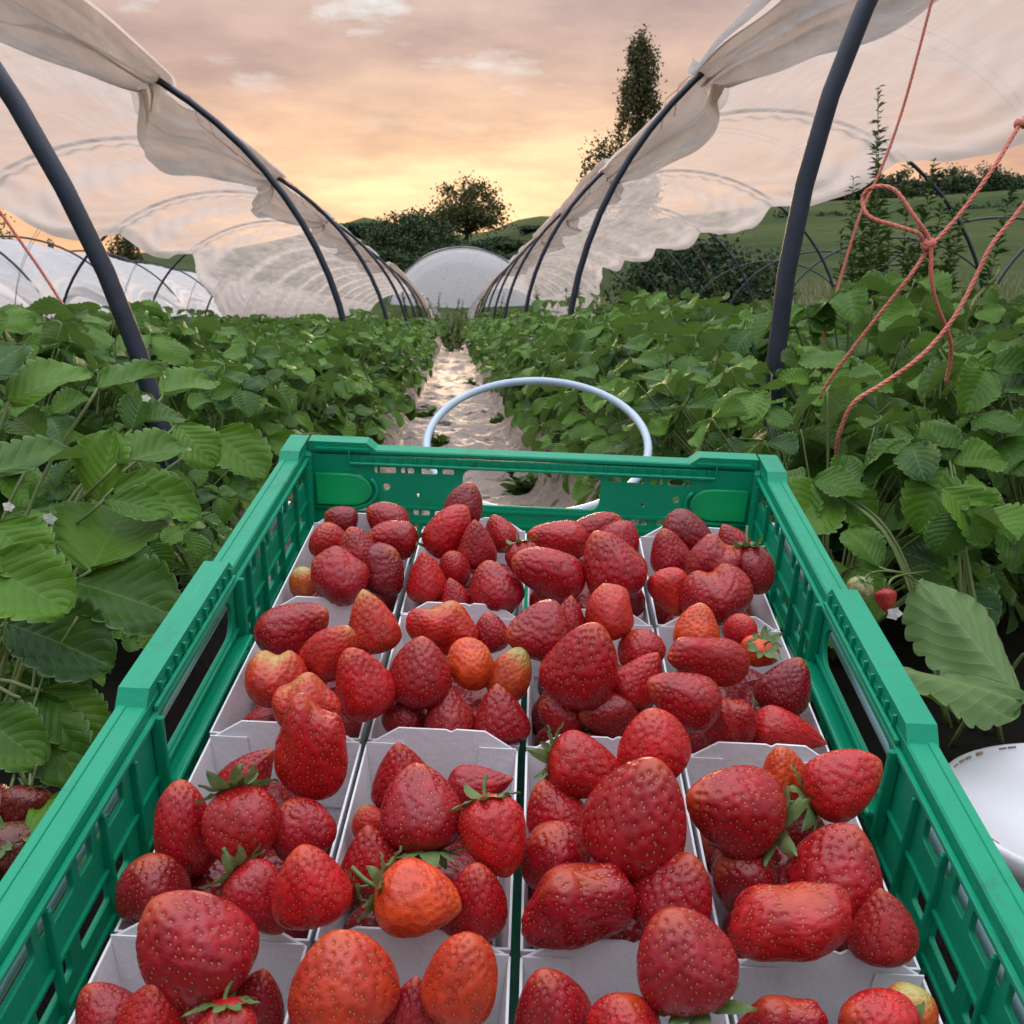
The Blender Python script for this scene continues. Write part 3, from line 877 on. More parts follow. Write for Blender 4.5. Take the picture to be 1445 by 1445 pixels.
for (x, y) in ((-.1855, .2855), (.1855, .2855), (-.1855, CY0+.0145), (.1855, CY0+.0145)):
    b = MB(); b.box((x, y, -.055), (.010, .010, .108), bev=.002); b.build('corner_post', M['green'], crate, False)

# ------------------------------------------------------------------ picking cart under the crate
cart = empty('picking_cart'); cart.matrix_world = CM
tag(cart, 'white tubular picking cart under the green crate with a wire ring in front', 'cart')
for sg in (-1, 1):
    b = MB(); b.tube(spline([[sg*.212, -.36, -.052], [sg*.212, -.1, -.052], [sg*.212, .20, -.052], [sg*.208, .29, -.056], [sg*.16, .335, -.09], [sg*.10, .345, -.118]], 8), .0068, 10)
    b.build('rail', M['whitepaint'], cart)
    for y_ in (-.27, .22):
        b = MB(); b.tube([[sg*.212, y_, -.052], [sg*.214, y_, -.09], [sg*.214, y_+.02, -.30 if y_ > 0 else -.22]], .005, 8); b.build('leg', M['whitepaint'], cart)
b = MB()
for y_ in (-.27, .02, .22): b.tube([[-.212, y_, -.1185], [.212, y_, -.1185]], .005, 8)
b.build('cross_bar', M['whitepaint'], cart)
RC = at(758, 624, 1.03); rr = .112
CI = CR.T
ux = RT.copy(); uy = np.array([.05, .86, .50]); uy -= ux*(uy @ ux); uy /= np.linalg.norm(uy)
ring = []
for k in range(65):
    a = 2*math.pi*k/64
    p = RC + ux*rr*1.0*math.cos(a) + uy*rr*(1.0*math.sin(a) if math.sin(a) > 0 else 1.0*math.sin(a))
    ring.append(CI @ (p-CP))
b = MB(); b.tube(ring, .0042, 10, cap=False); b.build('wire_ring', M['whitepaint'], cart)
b = MB()
for a in (R(250), R(290)):
    p = RC+ux*rr*math.cos(a)+uy*rr*math.sin(a); q = CI @ (p-CP)
    b.tube(spline([q, [q[0]*.8, .325, q[2]-.02], [q[0]*.7, .29, -.118]], 6), .0042, 8)
b.build('ring_stay', M['whitepaint'], cart)

# ------------------------------------------------------------------ bucket
bc = at(1590, 1150, .69)
bk = empty('bucket', (bc[0], bc[1], bc[2]-.24)); Rb = .132
tag(bk, 'white plastic bucket with a dirty rim beside the crate handle', 'bucket')
b = MB()
prof = [(0, 0), (Rb*.82, 0), (Rb*.97, .232), (Rb*.97, .2325)]
P = np.array([[[r_*math.cos(a), r_*math.sin(a), z_] for a in np.linspace(0, 2*math.pi, 64, endpoint=False)] for r_, z_ in [(.002, 0), (Rb*.82, 0), (Rb*.9, .12), (Rb*.965, .232)]])
b.grid(P, wrap=True); b.build('body', M['bucket'], bk)
b = MB()
P = np.array([[[r_*math.cos(a), r_*math.sin(a), z_+(.0012*math.sin(3*a) if r_ < Rb*.9 else 0)] for a in np.linspace(0, 2*math.pi, 72, endpoint=False)] for r_, z_ in
     [(Rb*.97, .222), (Rb, .222), (Rb*1.005, .238), (Rb*.995, .2415), (Rb*.965, .2418), (Rb*.95, .2385), (Rb*.6, .2365), (Rb*.3, .237), (.001, .238)]])
b.grid(P, wrap=True); b.build('lid', M['bucket'], bk)
b = MB()
for k in range(26):
    a = R(95+k*4.2+random.uniform(-1, 1))
    if random.random() < .3: continue
    b.tube([[Rb*.957*math.cos(a+d_), Rb*.957*math.sin(a+d_), .2406] for d_ in (-.03, 0, .03)], random.uniform(.0006, .0018), 5)
b.build('dirt_stain', M['dirt_shade'], bk)

# ------------------------------------------------------------------ strawberry leaves and plants
def leaflet(Ln, W, g, rows=41, cols=9, fold=None, droop=None, cup=None):
    u = np.linspace(0, 1, rows)[:, None]; v = np.linspace(-1, 1, cols)[None, :]
    f = np.sin(math.pi*np.clip(u, 0, 1)**.92)**.55
    f = np.where(u > .96, f*.9, f); f = np.where(u <= 0, .03, f); f = np.where(u >= 1, .22, f)
    nt_ = 8.0
    phs = (u*nt_) % 1.0
    tooth = np.where(u > .2, .15*(np.sin(math.pi*phs)**.55*(1.15-.6*phs))-.07, 0)
    av = np.abs(v)
    fold = g.uniform(.0, .60) if fold is None else fold
    droop = g.uniform(.05, .42) if droop is None else droop
    cup = g.uniform(-.16, .18) if cup is None else cup
    x = v*W/2*f*(1+tooth*av**5)
    y = u*Ln + av**2*W*.10*f*(u < .99)
    z = fold*np.abs(x) - droop*Ln*u**2 + cup*x*x/(W/2)*2
    s = u-.32*av
    z = z + (.0006 if rows < 50 else .0002)*(Ln/.08)*np.sin(2*math.pi*8*s+.6*np.sin(3*u+4*v+fold*20))*av**.7*(1-av**6)*f
    z = z + .004*np.sin(5*u+g.uniform(0, 6))*v*(Ln/.08) + .003*np.sin(9*u+7*v+g.uniform(0, 6))*(Ln/.08)*av
    P = np.stack([x, y, z], -1)
    rnd = g.uniform(0, 1)
    A = np.stack([u+0*v, v+0*u, np.full_like(z, rnd)], -1)
    return P, A

def frame(fwd, nrm):
    y = np.array(fwd, float); y /= np.linalg.norm(y)
    z = np.array(nrm, float); z -= y*(z @ y); z /= np.linalg.norm(z)+1e-9
    return np.stack([np.cross(y, z), y, z], 1)

def rodr(v, k, a):
    k = k/np.linalg.norm(k)
    return v*math.cos(a)+np.cross(k, v)*math.sin(a)+k*(k @ v)*(1-math.cos(a))

def trifoliate(fol, stk, base, tip, fwd, nrm, size, g, hi=True):
    Fm = frame(fwd, nrm)
    fw_, nm = Fm[:, 1], Fm[:, 2]
    for k, yaw in enumerate((0, R(g.uniform(82, 112)), -R(g.uniform(82, 112)))):
        d = rodr(fw_, nm, yaw)
        side = np.cross(d, nm)
        pit = g.normal(-.12, .22)
        d2 = rodr(d, side, pit)
        n2 = rodr(nm, side, pit); n2 = rodr(n2, d2, g.normal(0, .25))
        Ln = size*(1.05 if k == 0 else .95)*g.uniform(.9, 1.08)
        P, A = leaflet(Ln, Ln*g.uniform(.78, .95), g, *((41, 9) if hi else (8, 5)))
        Q = P.reshape(-1, 3) @ frame(d2, n2).T + tip + d*.006
        fol.grid(Q.reshape(P.shape), 0, A)
    if stk is not None:
        mid = (np.array(base)+tip)/2 + np.array([0, 0, .05])
        stk.tube(spline([base, mid, tip], 5), np.linspace(.0024, .0015, 11), 6)

def plant_meshes(seed, nl, hi=True, size=.068):
    g = np.random.default_rng(seed)
    fol, stk = MB(), MB()
    for k in range(nl):
        az = g.uniform(0, 2*math.pi); q = math.sqrt((k+.5)/nl)
        rad = .02+.26*q*g.uniform(.8, 1.15); hgt = .42-.25*q**2*g.uniform(.5, 1.15)+g.normal(0, .03)
        if g.random() < .45: hgt *= g.uniform(.35, .7); rad = max(rad, .15*g.uniform(.9, 1.7))
        out = np.array([math.cos(az), math.sin(az), 0])
        tip = out*rad+np.array([0, 0, hgt])
        fwd = out*math.cos(.3)+np.array([0, 0, -.10-.7*q*g.uniform(.3, 1.2)])
        fwd = rodr(fwd, np.array([0, 0, 1.]), g.normal(0, .5))
        nrm = np.array([0, 0, 1.0])+out*(.25+.5*q*g.uniform(.2, 1))+g.normal(0, .18, 3)
        trifoliate(fol, stk, out*g.uniform(0, .025), tip, fwd, nrm, size*g.uniform(.75, 1.2), g, hi)
    return fol.mesh('foliage', M['leaf'], True, 'leafuv'), stk.mesh('stalks', M['stalk'])

PV = [plant_meshes(300+i, 56) for i in range(6)]
PL = [plant_meshes(400+i, 20, False, .08) for i in range(4)]
BEDZ = .20

def place_plant(x, y, rz, sc, i, label, group, lo=False):
    fo, st = (PL if lo else PV)[i % (4 if lo else 6)]
    root = empty('strawberry_plant', (x, y, bed_h(x)), rz); root.scale = (sc, sc, sc)
    for nm, me in (('foliage', fo), ('stalks', st)):
        o = bpy.data.objects.new(nm, me); COL.objects.link(o); o.parent = root
    return tag(root, label, 'plant', group)

BEDC = [-.62, -1.72, -2.85, .62, 1.72, 2.85]
def bed_h(x):
    d = min(abs(x-c) for c in BEDC)
    return BEDZ*max(0, min(1, (.33-d)/.12)) if d < .33 else 0.0

cnt = 0
LBL = {-.62: ('leafy strawberry plant in the first bed left of the crate', 'strawberry plants in the first bed on the left'),
       -1.72: ('leafy strawberry plant in the second bed left of the path', 'strawberry plants in the second bed on the left'),
       -2.85: ('leafy strawberry plant in the third bed left of the path', 'strawberry plants in the third bed on the left'),
       .62: ('leafy strawberry plant in the first bed right of the crate', 'strawberry plants in the first bed on the right'),
       1.72: ('leafy strawberry plant in the second bed right of the path', 'strawberry plants in the second bed on the right'),
       2.85: ('leafy strawberry plant in the third bed right of the path', 'strawberry plants in the third bed on the right')}
def hero(name_label, leaves, stalks_, fruits, flowers, base, seed):
    g = np.random.default_rng(seed)
    root = empty('strawberry_plant', base); tag(root, name_label, 'plant')
    bb = np.array(base)
    fol, stk = MB(), MB()
    for (bx, by, Zb, tx, ty, Zt, wr, nup, ncam, fold, droop) in leaves:
        p0, p1 = at(bx, by, Zb), at(tx, ty, Zt)
        d = p1-p0; Ln = np.linalg.norm(d)
        nrm = np.array([0, 0, 1.])*nup - FW*ncam
        P, A = leaflet(Ln, Ln*wr, g, 57, 13, fold=fold, droop=droop, cup=.05)
        Q = P.reshape(-1, 3) @ frame(d, nrm).T + p0 - bb
        # the arch of the leaf drops its tip: lift it back along its normal
        fol.grid(Q.reshape(P.shape), 0, A)
        stk.tube(spline([[g.normal(0, .02), g.normal(0, .02), 0], (p0-bb)*.55+np.array([0, 0, .05]), p0-bb], 6), np.linspace(.0020, .0013, 13), 6)
    for pts in stalks_:
        stk.tube(spline([at(*p)-bb for p in pts], 6), .0011, 5)
    fol.build('foliage', M['leaf'], root, True, 'leafuv'); stk.build('stalks', M['stalk'], root)
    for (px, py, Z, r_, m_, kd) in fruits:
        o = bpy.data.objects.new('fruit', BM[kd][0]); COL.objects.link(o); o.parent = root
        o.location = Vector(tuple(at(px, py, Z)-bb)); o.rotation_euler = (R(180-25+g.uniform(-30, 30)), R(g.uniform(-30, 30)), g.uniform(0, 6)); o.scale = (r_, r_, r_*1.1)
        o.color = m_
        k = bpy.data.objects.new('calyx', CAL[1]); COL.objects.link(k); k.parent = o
    for (px, py, Z, r_) in flowers:
        fb = MB(); c = at(px, py, Z)-bb
        for k in range(5):
            a = 2*math.pi*k/5; d = math.cos(a)*RT+math.sin(a)*(UP*.8-FW*.3); n_ = np.cross(RT, d); sd = np.cross(d, -FW); sd /= np.linalg.norm(sd)
            fb.add([c, c+d*r_*.5+sd*r_*.42, c+d*r_, c+d*r_*.5-sd*r_*.42], [(0, 1, 2, 3)])
        fb.build('flower', M['petal'], root)
    return root
def hz(px, py, z=None): return 0
hero('big-leaved strawberry plant close on the left beside the crate corner', [
    (128, 806, .74, 178, 706, .80, 1.15, .6, 1.0, .12, .10), (105, 822, .74, 246, 858, .72, .80, .8, .8, .25, .15),
    (-20, 668, .74, 118, 632, .80, .72, 1.0, .5, .35, .10), (138, 708, .80, 160, 606, .82, .70, .3, 1.0, .45, .05),
    (165, 655, .80, 264, 622, .84, .75, 1.0, .6, .3, .12), (160, 690, .78, 282, 712, .78, .66, .8, .8, .3, .25),
    (148, 705, .77, 238, 716, .76, .60, .9, .7, .2, .2), (12, 566, .86, 122, 512, .90, .85, .9, .6, .2, .15),
    (138, 548, .92, 230, 520, .96, .70, .9, .6, .35, .1), (186, 606, .9, 203, 552, .92, .8, .3, 1., .4, .05),
    (200, 592, .92, 264, 580, .95, .9, .9, .6, .2, .2), (250, 600, .9, 302, 650, .88, .8, .8, .8, .2, .2),
    (302, 612, .98, 372, 662, .95, .8, .8, .8, .25, .2), (10, 880, .70, 152, 925, .68, .75, .8, .7, .3, .2),
    (30, 985, .68, 108, 1095, .64, .66, .7, .9, .25, .2), (60, 975, .68, 140, 1040, .66, .8, .8, .8, .2, .3),
    (-30, 1010, .66, 45, 1060, .63, .8, .8, .8, .2, .3), (-20, 800, .68, 90, 850, .66, .9, .7, .8, .2, .2), (-10, 740, .7, 60, 800, .68, .9, .7, .8, .2, .2),
    (60, 620, .86, 20, 585, .88, .8, .8, .7, .3, .1), (-40, 545, .84, 30, 480, .88, .9, .8, .7, .2, .1), (230, 560, 1.0, 300, 530, 1.05, .85, .9, .6, .25, .1),
    (60, 1130, .62, 120, 1190, .58, .8, .8, .8, .2, .3)],
    [[(110, 870, .7), (60, 960, .68), (10, 1130, .62)], [(180, 760, .78), (60, 900, .72), (40, 1180, .6)]],
    [(35, 1145, .62, .030, (.12, .010, .008, .1), 'c'), (18, 1200, .60, .032, (.10, .022, .010, .2), 'h'), (2, 1140, .63, .028, (.13, .008, .008, 0), 'h')],  # brownish unripe fruit, colour darkened to stand for the shade down there
    [(70, 732, .76, .006), (206, 562, .9, .0045), (12, 715, .74, .005)], (-.42, .80, .2), 71)
hero('strawberry plant with large pale upturned leaves beside the bucket', [
    (1442, 988, .80, 1306, 812, .86, .56, -.5, -.8, .50, -.10), (1444, 992, .80, 1256, 922, .74, .36, -.9, -.5, .45, -.08),
    (1500, 960, .82, 1560, 880, .84, .8, .6, .9, .2, .1), (1240, 800, .95, 1200, 740, .98, .8, .6, .9, .2, .2), (1170, 690, 1.05, 1118, 740, 1.0, .9, .6, .9, .2, .2),
    (1175, 690, 1.05, 1235, 735, 1.02, .9, .6, .9, .2, .25), (1185, 690, 1.06, 1200, 640, 1.08, .8, .6, .9, .3, .1), (1330, 690, .95, 1410, 750, .92, .95, .6, .9, .2, .3),
    (1340, 650, 1.0, 1310, 590, 1.02, .85, .8, .8, .2, .15), (1345, 655, 1.0, 1420, 640, 1.0, .8, .9, .7, .25, .2), (1335, 660, 1.0, 1300, 740, .97, .85, .6, .9, .2, .3)],
    [[(1215, 820, .86), (1240, 806, .88), (1300, 812, .95)], [(1250, 838, .86), (1262, 815, .88), (1310, 806, .95)], [(1290, 870, .88), (1340, 850, .92), (1400, 860, .95)]],
    [(1212, 832, .85, .022, (.34, .36, .14, 0), 'r'), (1250, 848, .86, .020, (.42, .02, .02, 0), 'c')],
    [(1262, 866, .85, .008)], (.50, .92, .2), 72)
far = MB()
gf = np.random.default_rng(5)
for bcx in BEDC:
    first = abs(bcx) < 1
    for rowi, off in enumerate((-.17, .17)):
        y = .55 + .15*rowi + (0 if first else .5)
        while y < 40:
            x = bcx+off+random.uniform(-.03, .03)
            inner = first and abs(bcx+off) < .5
            lim = 13 if first else (9 if abs(bcx) < 2 else 7.5)
            vis = y > (abs(x)-.2)/.58
            if y < lim:
                sc = random.uniform(.9, 1.1)*(.92 if inner else 1.02)*(.89 if bcx < 0 else .99)
                if y < 1.05 and inner: x += .05*(1 if x > 0 else -1); sc *= .85
                if inner and .95 < y < 1.9: sc *= .60 if x < 0 else .84
                if vis and not (inner and y < .98):
                    place_plant(x, y, random.uniform(0, 6.3), sc, random.randrange(6), *LBL[bcx], lo=y > 5)
                    cnt += 1
            else:
                for k in range(12 if y < 20 else 6):
                    az = gf.uniform(0, 6.3); q = math.sqrt(gf.random())
                    out = np.array([math.cos(az), math.sin(az), 0])
                    tip = np.array([x, y, BEDZ])+out*.27*q+np.array([0, 0, .42-.2*q*q])
                    trifoliate(far, None, None, tip, out+np.array([0, 0, -.5*q]), np.array([0, 0, 1])+out*.6*q+gf.normal(0, .2, 3), (.085 if y < 20 else .12), gf, False)
            y += .31 if y < 20 else .42
far.build('strawberry_rows', M['leaf'], None, True, 'leafuv')
tag(bpy.context.scene.objects['strawberry_rows'], 'far ends of the strawberry rows merging into one low green canopy', 'crop rows', None, 'stuff')
print('plants', cnt)

# ------------------------------------------------------------------ ground, beds, path
RIDGE = [(-900, 388), (0, 380), (250, 366), (350, 362), (480, 335), (520, 323), (560, 330), (640, 345), (720, 336), (760, 330), (900, 335), (1100, 312), (1200, 308), (1300, 303), (1450, 292), (2200, 280)]
def sstep(a, b, x):
    t = np.clip((x-a)/(b-a), 0, 1); return t*t*(3-2*t)
def terr(x, y):
    px = 640+F*x/np.maximum(y, 8)
    top = (452-np.interp(px, [p for p, _ in RIDGE], [q for _, q in RIDGE]))/F*170
    return top*sstep(28, 170, y)-.02+.6*sstep(60, 170, y)+1.05*sstep(4.4, 9.5, x)*sstep(9, 24, y)
ys = np.concatenate([np.linspace(-60, 6, 8), np.linspace(8, 40, 40), np.linspace(44, 260, 64), np.linspace(280, 1500, 14)])
xs = np.concatenate([np.linspace(-1500, -160, 12), np.linspace(-150, -12, 40), np.linspace(-10, 30, 60), np.linspace(32, 250, 70), np.linspace(270, 1500, 12)])
X, Y = np.meshgrid(xs, ys, indexing='xy')
b = MB(); b.grid(np.stack([X, Y, terr(X, Y)], -1)); tag(b.build('ground', M['grassland']), kind='structure')

# path between the beds: creased plastic sheet
def crease(x, y):
    def rg(v): return 1-np.abs(np.sin(v))**.7
    wx = x+.10*np.sin(3.1*y+1)+.05*np.sin(8*y+5*x); wy = y+.12*np.sin(4*x+1.3*y)
    return (.010*np.sin(7*x+3.1*y)+.030*rg(3.3*wy+4*wx)*(.4+.6*np.sin(1.9*y+3*x)**2)+.022*rg(7.7*wx-4.1*wy+2)*(.3+.7*np.sin(2.7*y)**2)
            +.013*rg(13*wy-9*wx)+.008*rg(19*wx+15*wy))
ys = np.concatenate([np.linspace(-.5, 8, 420), np.linspace(8.1, 40, 260)]); xs = np.linspace(-.46, .46, 64)
X, Y = np.meshgrid(xs, ys)
X = X*(.56+.44*sstep(1.25, 1.9, Y+.25*np.sin(5*X)))
b = MB(); b.grid(np.stack([X, Y, .02+1.5*crease(X, Y)*np.clip((.40-np.abs(X))/.1, .15, 1)+np.interp(np.abs(X), [.25, .30, .36, .46], [0, .085, .195, .215])], -1)); tag(b.build('path', M['mulch']), kind='structure')
for bcx in BEDC:
    b = MB()
    xs = np.array([-.34, -.32, -.26, -.14, .14, .26, .32, .34]); zz = np.array([-.01, .05, .17, .20, .20, .17, .05, -.01])
    ys = np.linspace(-.5, 40, 160)
    X, Y = np.meshgrid(bcx+xs, ys); Z = np.tile(zz, (len(ys), 1))+.012*np.sin(5*Y+9*X)*(np.tile(zz, (len(ys), 1)) > 0)
    b.grid(np.stack([X, Y, Z], -1)); tag(b.build('raised_bed', M['soil']), kind='structure')

# ------------------------------------------------------------------ polytunnels
GN = np.random.default_rng(11)
def wav(a, b_, seed):
    g = np.random.default_rng(seed); o = 0
    for k in range(6):
        o = o + np.sin(a*g.uniform(.6, 3)+b_*g.uniform(-2, 2)+g.uniform(0, 6.3))*g.uniform(.4, 1)
    return o/3

def tunnel(side, leg, a, b_, z0, hoops, label, nphi, fphi, film=True, ground_from=15, filmrange=(-1.4, 46), top=0.0, heavy=False, name='polytunnel', lean=0.0, seed=1, flap=True, cords=True, near_ground=99):
    root = empty(name, (side*(leg+a), hoops[0], 0))
    tag(root, label, 'polytunnel')
    off = np.array([side*(leg+a), hoops[0], 0])
    zc = CAMZ+z0
    def pt(ph, y, sc=1.0):
        return np.array([side*(leg+a*(1-np.cos(ph)*sc)), y, zc+b_*np.sin(ph)*sc])
    for k, y in enumerate(hoops):
        P = [[side*leg, y, -.1], [side*leg, y, zc*.5]]+[pt(ph, y) for ph in np.linspace(0, math.pi, 40)]+[[side*(leg+2*a), y, zc*.5], [side*(leg+2*a), y, -.1]]
        P = np.array(P)
        if k == 0 and lean: P[:, 0] += side*lean*np.clip(P[:, 2]-.5, -.3, 2)*np.clip((20-np.arange(len(P)))/14, 0, 1)
        bb = MB(); bb.tube(P-off, .0145, 12 if k < 2 else 8); bb.build('hoop', M['pole'], root)
    if film:
        y0, y1 = filmrange
        ys_ = np.concatenate([np.arange(y0, min(14, y1), .06), np.arange(min(14, y1), y1, .22)]) if y1 > 14 else np.arange(y0, y1, .06)
        sp = hoops[1]-hoops[0]
        s = ((ys_-hoops[0])/sp) % 1.0
        mid = np.sin(math.pi*s)
        near = nphi + .24*mid**1.5*(1+.2*wav(ys_*.6, 0, seed))
        near = np.where(ys_ > near_ground, np.maximum(.02, near-(ys_-near_ground)*.25), near)
        farp = math.pi-fphi + .10*mid**1.3*(1+.4*wav(ys_*.8, 1, seed+1))
        gf_ = sstep(ground_from-4, ground_from+3, ys_)
        farp = farp*(1-gf_)+(math.pi+.0)*gf_
        nc = 84
        tq = np.linspace(0, 1, nc)
        PH = near[:, None]*(1-tq)[None]+farp[:, None]*tq[None]
        YY = np.repeat(ys_[:, None], nc, 1)
        MID = np.repeat(mid[:, None], nc, 1)
        dn = (PH-near[:, None]); df = (farp[:, None]-PH)
        sag = .028*MID**.8 + .040*sstep(nphi+.22, nphi+.60, PH)
        en, ef = np.exp(-dn/.10), np.exp(-df/.12)*(1-gf_[:, None])
        # gathered folds that run along the tunnel near both edges, tight over the hoops
        fold = (en*.070+.004)*np.sin(dn*56+1.5+1.6*wav(YY*.45, PH*2, seed+5))*(.15+.85*MID) + ef*.022*np.sin(df*38+1.6*wav(YY*.4, PH*2, seed+6))*(.3+.7*MID)
        fold += en*.022*np.sin(dn*118+2.2*wav(YY*.8, PH*3, seed+15))*(.3+.7*MID)
        fold += .006*wav(YY*2.2, PH*9, seed+8)*MID + .010*wav(YY*4, PH*3, seed+9)*MID
        # radial pleats pulled from each hoop
        fold += .006*np.sin(PH*60+wav(YY, PH, seed+4))*np.exp(-np.minimum(s, 1-s)/.10)[:, None]
        SC = 1.010-sag+fold
        P = np.stack([side*(leg+a*(1-np.cos(PH)*SC)), YY, zc+b_*np.sin(PH)*SC], -1)
        P[..., 2] = np.maximum(P[..., 2], .02)
        hb = np.exp(-(np.minimum(s, 1-s)/.05)**2)[:, None]
        dens = .75*np.exp(-dn/.16)+.80*np.exp(-df/.16)*(1-gf_[:, None])+.35*hb+.12*wav(YY*.6, PH*14, seed+12)+.55*gf_[:, None]*(PH > 2.4)
        dens += .9*np.exp(-((s[:, None]-.30-.04*np.sin(PH*3))/.09)**2)*(.6+.4*np.sin(PH*2+seed))
        A = np.stack([dens, dens*0, dens*0], -1)
        bb = MB(); bb.grid(P-off, 0, A)
        if flap:
            # the loose edge hangs inside as a crumpled valance
            nr = 22
            ln_ = (.06+.30*mid**.9*(1+.15*wav(ys_*.6, 3, seed+20)))
            ln_ = np.where(ys_ > near_ground, .03, ln_)
            E_ = P[:, 0, :]
            fl = np.zeros((len(ys_), nr, 3)); 
            for i in range(nr):
                t = i/(nr-1)
                fl[:, i, 0] = E_[:, 0]+side*(.06*math.sin(t*2.4)+.045*t*wav(ys_*.8, t*2, seed+22)+.06*t)
                fl[:, i, 1] = E_[:, 1]+.03*t*wav(ys_*1, t*2, seed+23)
                fl[:, i, 0] += side*(.022*t*np.sin(t*10+1.8*wav(ys_*.5, 2, seed+30))+.015*np.sin(t*22+2.5*wav(ys_*.9, 4, seed+31)))
                fl[:, i, 2] = E_[:, 2]-ln_*t+.018*np.sin(t*14+2*wav(ys_, 1, seed+24))*(1-.3*t)
            FA = np.zeros_like(fl); FA[..., 0] = .6
            bb.grid(fl-off, 0, FA)
        bb.build('film', M['filmw'] if heavy else M['film'], root, True, 'dens')
    if cords:
        for k, y in enumerate(hoops[:6]):
            for d_ in (.25, .55):
                bb = MB()
                bb.tube(np.array([pt(ph, y+d_+(2.0-d_)*t, 1.02 if ph > nphi else .97) for t, ph in zip(np.linspace(0, 1, 30), np.linspace(.75, 2.9, 30))])-off, .0022, 5)
                bb.build('cord', M['cord'], root)
    return root

HP = [1.6+3.0*k for k in range(15)]
tunnel(-1, .45, 1.75, 1.55, -.30, HP, 'open polytunnel left of the path with white film bunched above the hoops', R(55), R(50), lean=.10, seed=3, ground_from=17, near_ground=20)
tunnel(1, .50, 1.75, 1.68, -.20, HP, 'open polytunnel right of the path with white film bunched above the hoops', R(47), R(55), lean=-.05, seed=8, ground_from=27, near_ground=24)
tunnel(-1, 4.45, 1.75, 1.55, -.40, [6.0+3*k for k in range(9)], 'lower white polytunnel seen beyond the left polytunnel', R(14), R(5), seed=14, heavy=True, filmrange=(6, 40), cords=False, flap=False)
tunnel(-1, 8.6, 1.75, 1.6, -.40, [9.0+3*k for k in range(7)], 'farthest white polytunnel at the left edge', R(10), R(5), seed=19, heavy=True, filmrange=(9, 38), cords=False, flap=False)
tunnel(1, 4.75, 1.75, 1.45, -.25, [6.2+3*k for k in range(6)], 'bare black hoop frame standing in the grass beyond the right polytunnel', 0, 0, film=False, cords=False, name='tunnel_frame')

# closed tunnel end across the far end of the path
dm = empty('polytunnel', (.5, 56, 0)); tag(dm, 'closed white polytunnel end facing the far end of the path', 'polytunnel')
b = MB()
an = np.linspace(0, math.pi, 48)
P = []
for y_, sc in [(-.0, .02), (-.03, .25), (-.05, .5), (-.05, .75), (0, .92), (.1, 1.0), (.9, 1.02), (4, 1.0), (14, 1.0)]:
    P.append([[4.15*sc*math.cos(t)+.03*math.sin(9*t)*sc, y_, 4.55*sc*max(0, math.sin(t))**.85-.1+.35*(1-sc)*0] for t in an])
b.grid(np.array(P), 0, np.full((9, 48, 3), .3)); b.build('film', M['filmw'], dm, True, 'dens')
b = MB(); b.tube([[4.12*math.cos(t), .06, 4.52*max(0, math.sin(t))**.85-.08] for t in an], .03, 8); b.build('hoop', M['pole'], dm)

# ------------------------------------------------------------------ orange ropes
def rope(pts, r, label, name='rope'):
    r = r*.8
    P = spline([at(*p) for p in pts], 9)
    o0 = P[0].copy()
    bb = MB()
    # two-strand lay: a slightly ribbed tube
    seg = np.concatenate([[0], np.cumsum(np.linalg.norm(np.diff(P, axis=0), axis=1))])
    n_ = int(seg[-1]/(r*1.15)); u_ = np.linspace(0, seg[-1], n_)
    Q = np.stack([np.interp(u_, seg, P[:, k]) for k in range(3)], 1)-o0
    T_ = np.gradient(Q, axis=0); T_ /= np.linalg.norm(T_, axis=1)[:, None]
    A1 = np.cross(T_, FW); A1 /= np.linalg.norm(A1, axis=1)[:, None]; A2 = np.cross(T_, A1)
    for h_ in range(3):
        an_ = (u_/(r*8.5)*2*math.pi+h_*2.0944)[:, None]
        bb.tube(Q+(np.cos(an_)*A1+np.sin(an_)*A2)*r*.46, r*.54, 6)
    o = bb.build(name, M['twine']); o.location = o0
    return tag(o, label, 'rope', 'orange ropes on the right polytunnel')
r1 = rope([(1520, 60, 1.28), (1442, 172, 1.22), (1400, 240, 1.2), (1352, 305, 1.2), (1310, 348, 1.2), (1297, 330, 1.19), (1262, 318, 1.2), (1226, 305, 1.21), (1217, 280, 1.22), (1232, 264, 1.21), (1262, 268, 1.2), (1290, 305, 1.19), (1312, 340, 1.19), (1314, 390, 1.19), (1322, 430, 1.2), (1338, 470, 1.22), (1342, 500, 1.24), (1335, 540, 1.26)], .0034, 'thick orange rope tied in a bow knot right of the right pole')
kp = at(1310, 345, 1.195); k2 = at(1442, 175, 1.22)
for c_, n_ in ((kp, 7), (k2, 8)):
    bb = MB()
    for k in range(n_):
        g = GN.normal(0, 1, 3); g /= np.linalg.norm(g); h_ = np.cross(g, [0, 0, 1.]); h_ /= np.linalg.norm(h_)
        bb.tube(np.array([c_+.0065*(math.cos(t)*g+math.sin(t)*h_) for t in np.linspace(0, 5, 12)])-r1.location, .0026, 7)
    bb.build("knot", M['twine'], r1)
rope([(1310, 352, 1.2), (1280, 395, 1.2), (1240, 445, 1.22), (1205, 490, 1.24), (1175, 530, 1.26), (1150, 570, 1.28)], .0032, 'orange rope slanting down left from the bow knot into the leaves')
rope([(1500, 200, 1.1), (1445, 288, 1.1), (1400, 345, 1.1), (1375, 395, 1.1), (1345, 450, 1.1), (1300, 502, 1.1), (1245, 542, 1.1), (1205, 568, 1.1), (1185, 610, 1.12), (1180, 640, 1.14)], .0032, 'loose orange rope curving from the right edge down into the leaves')
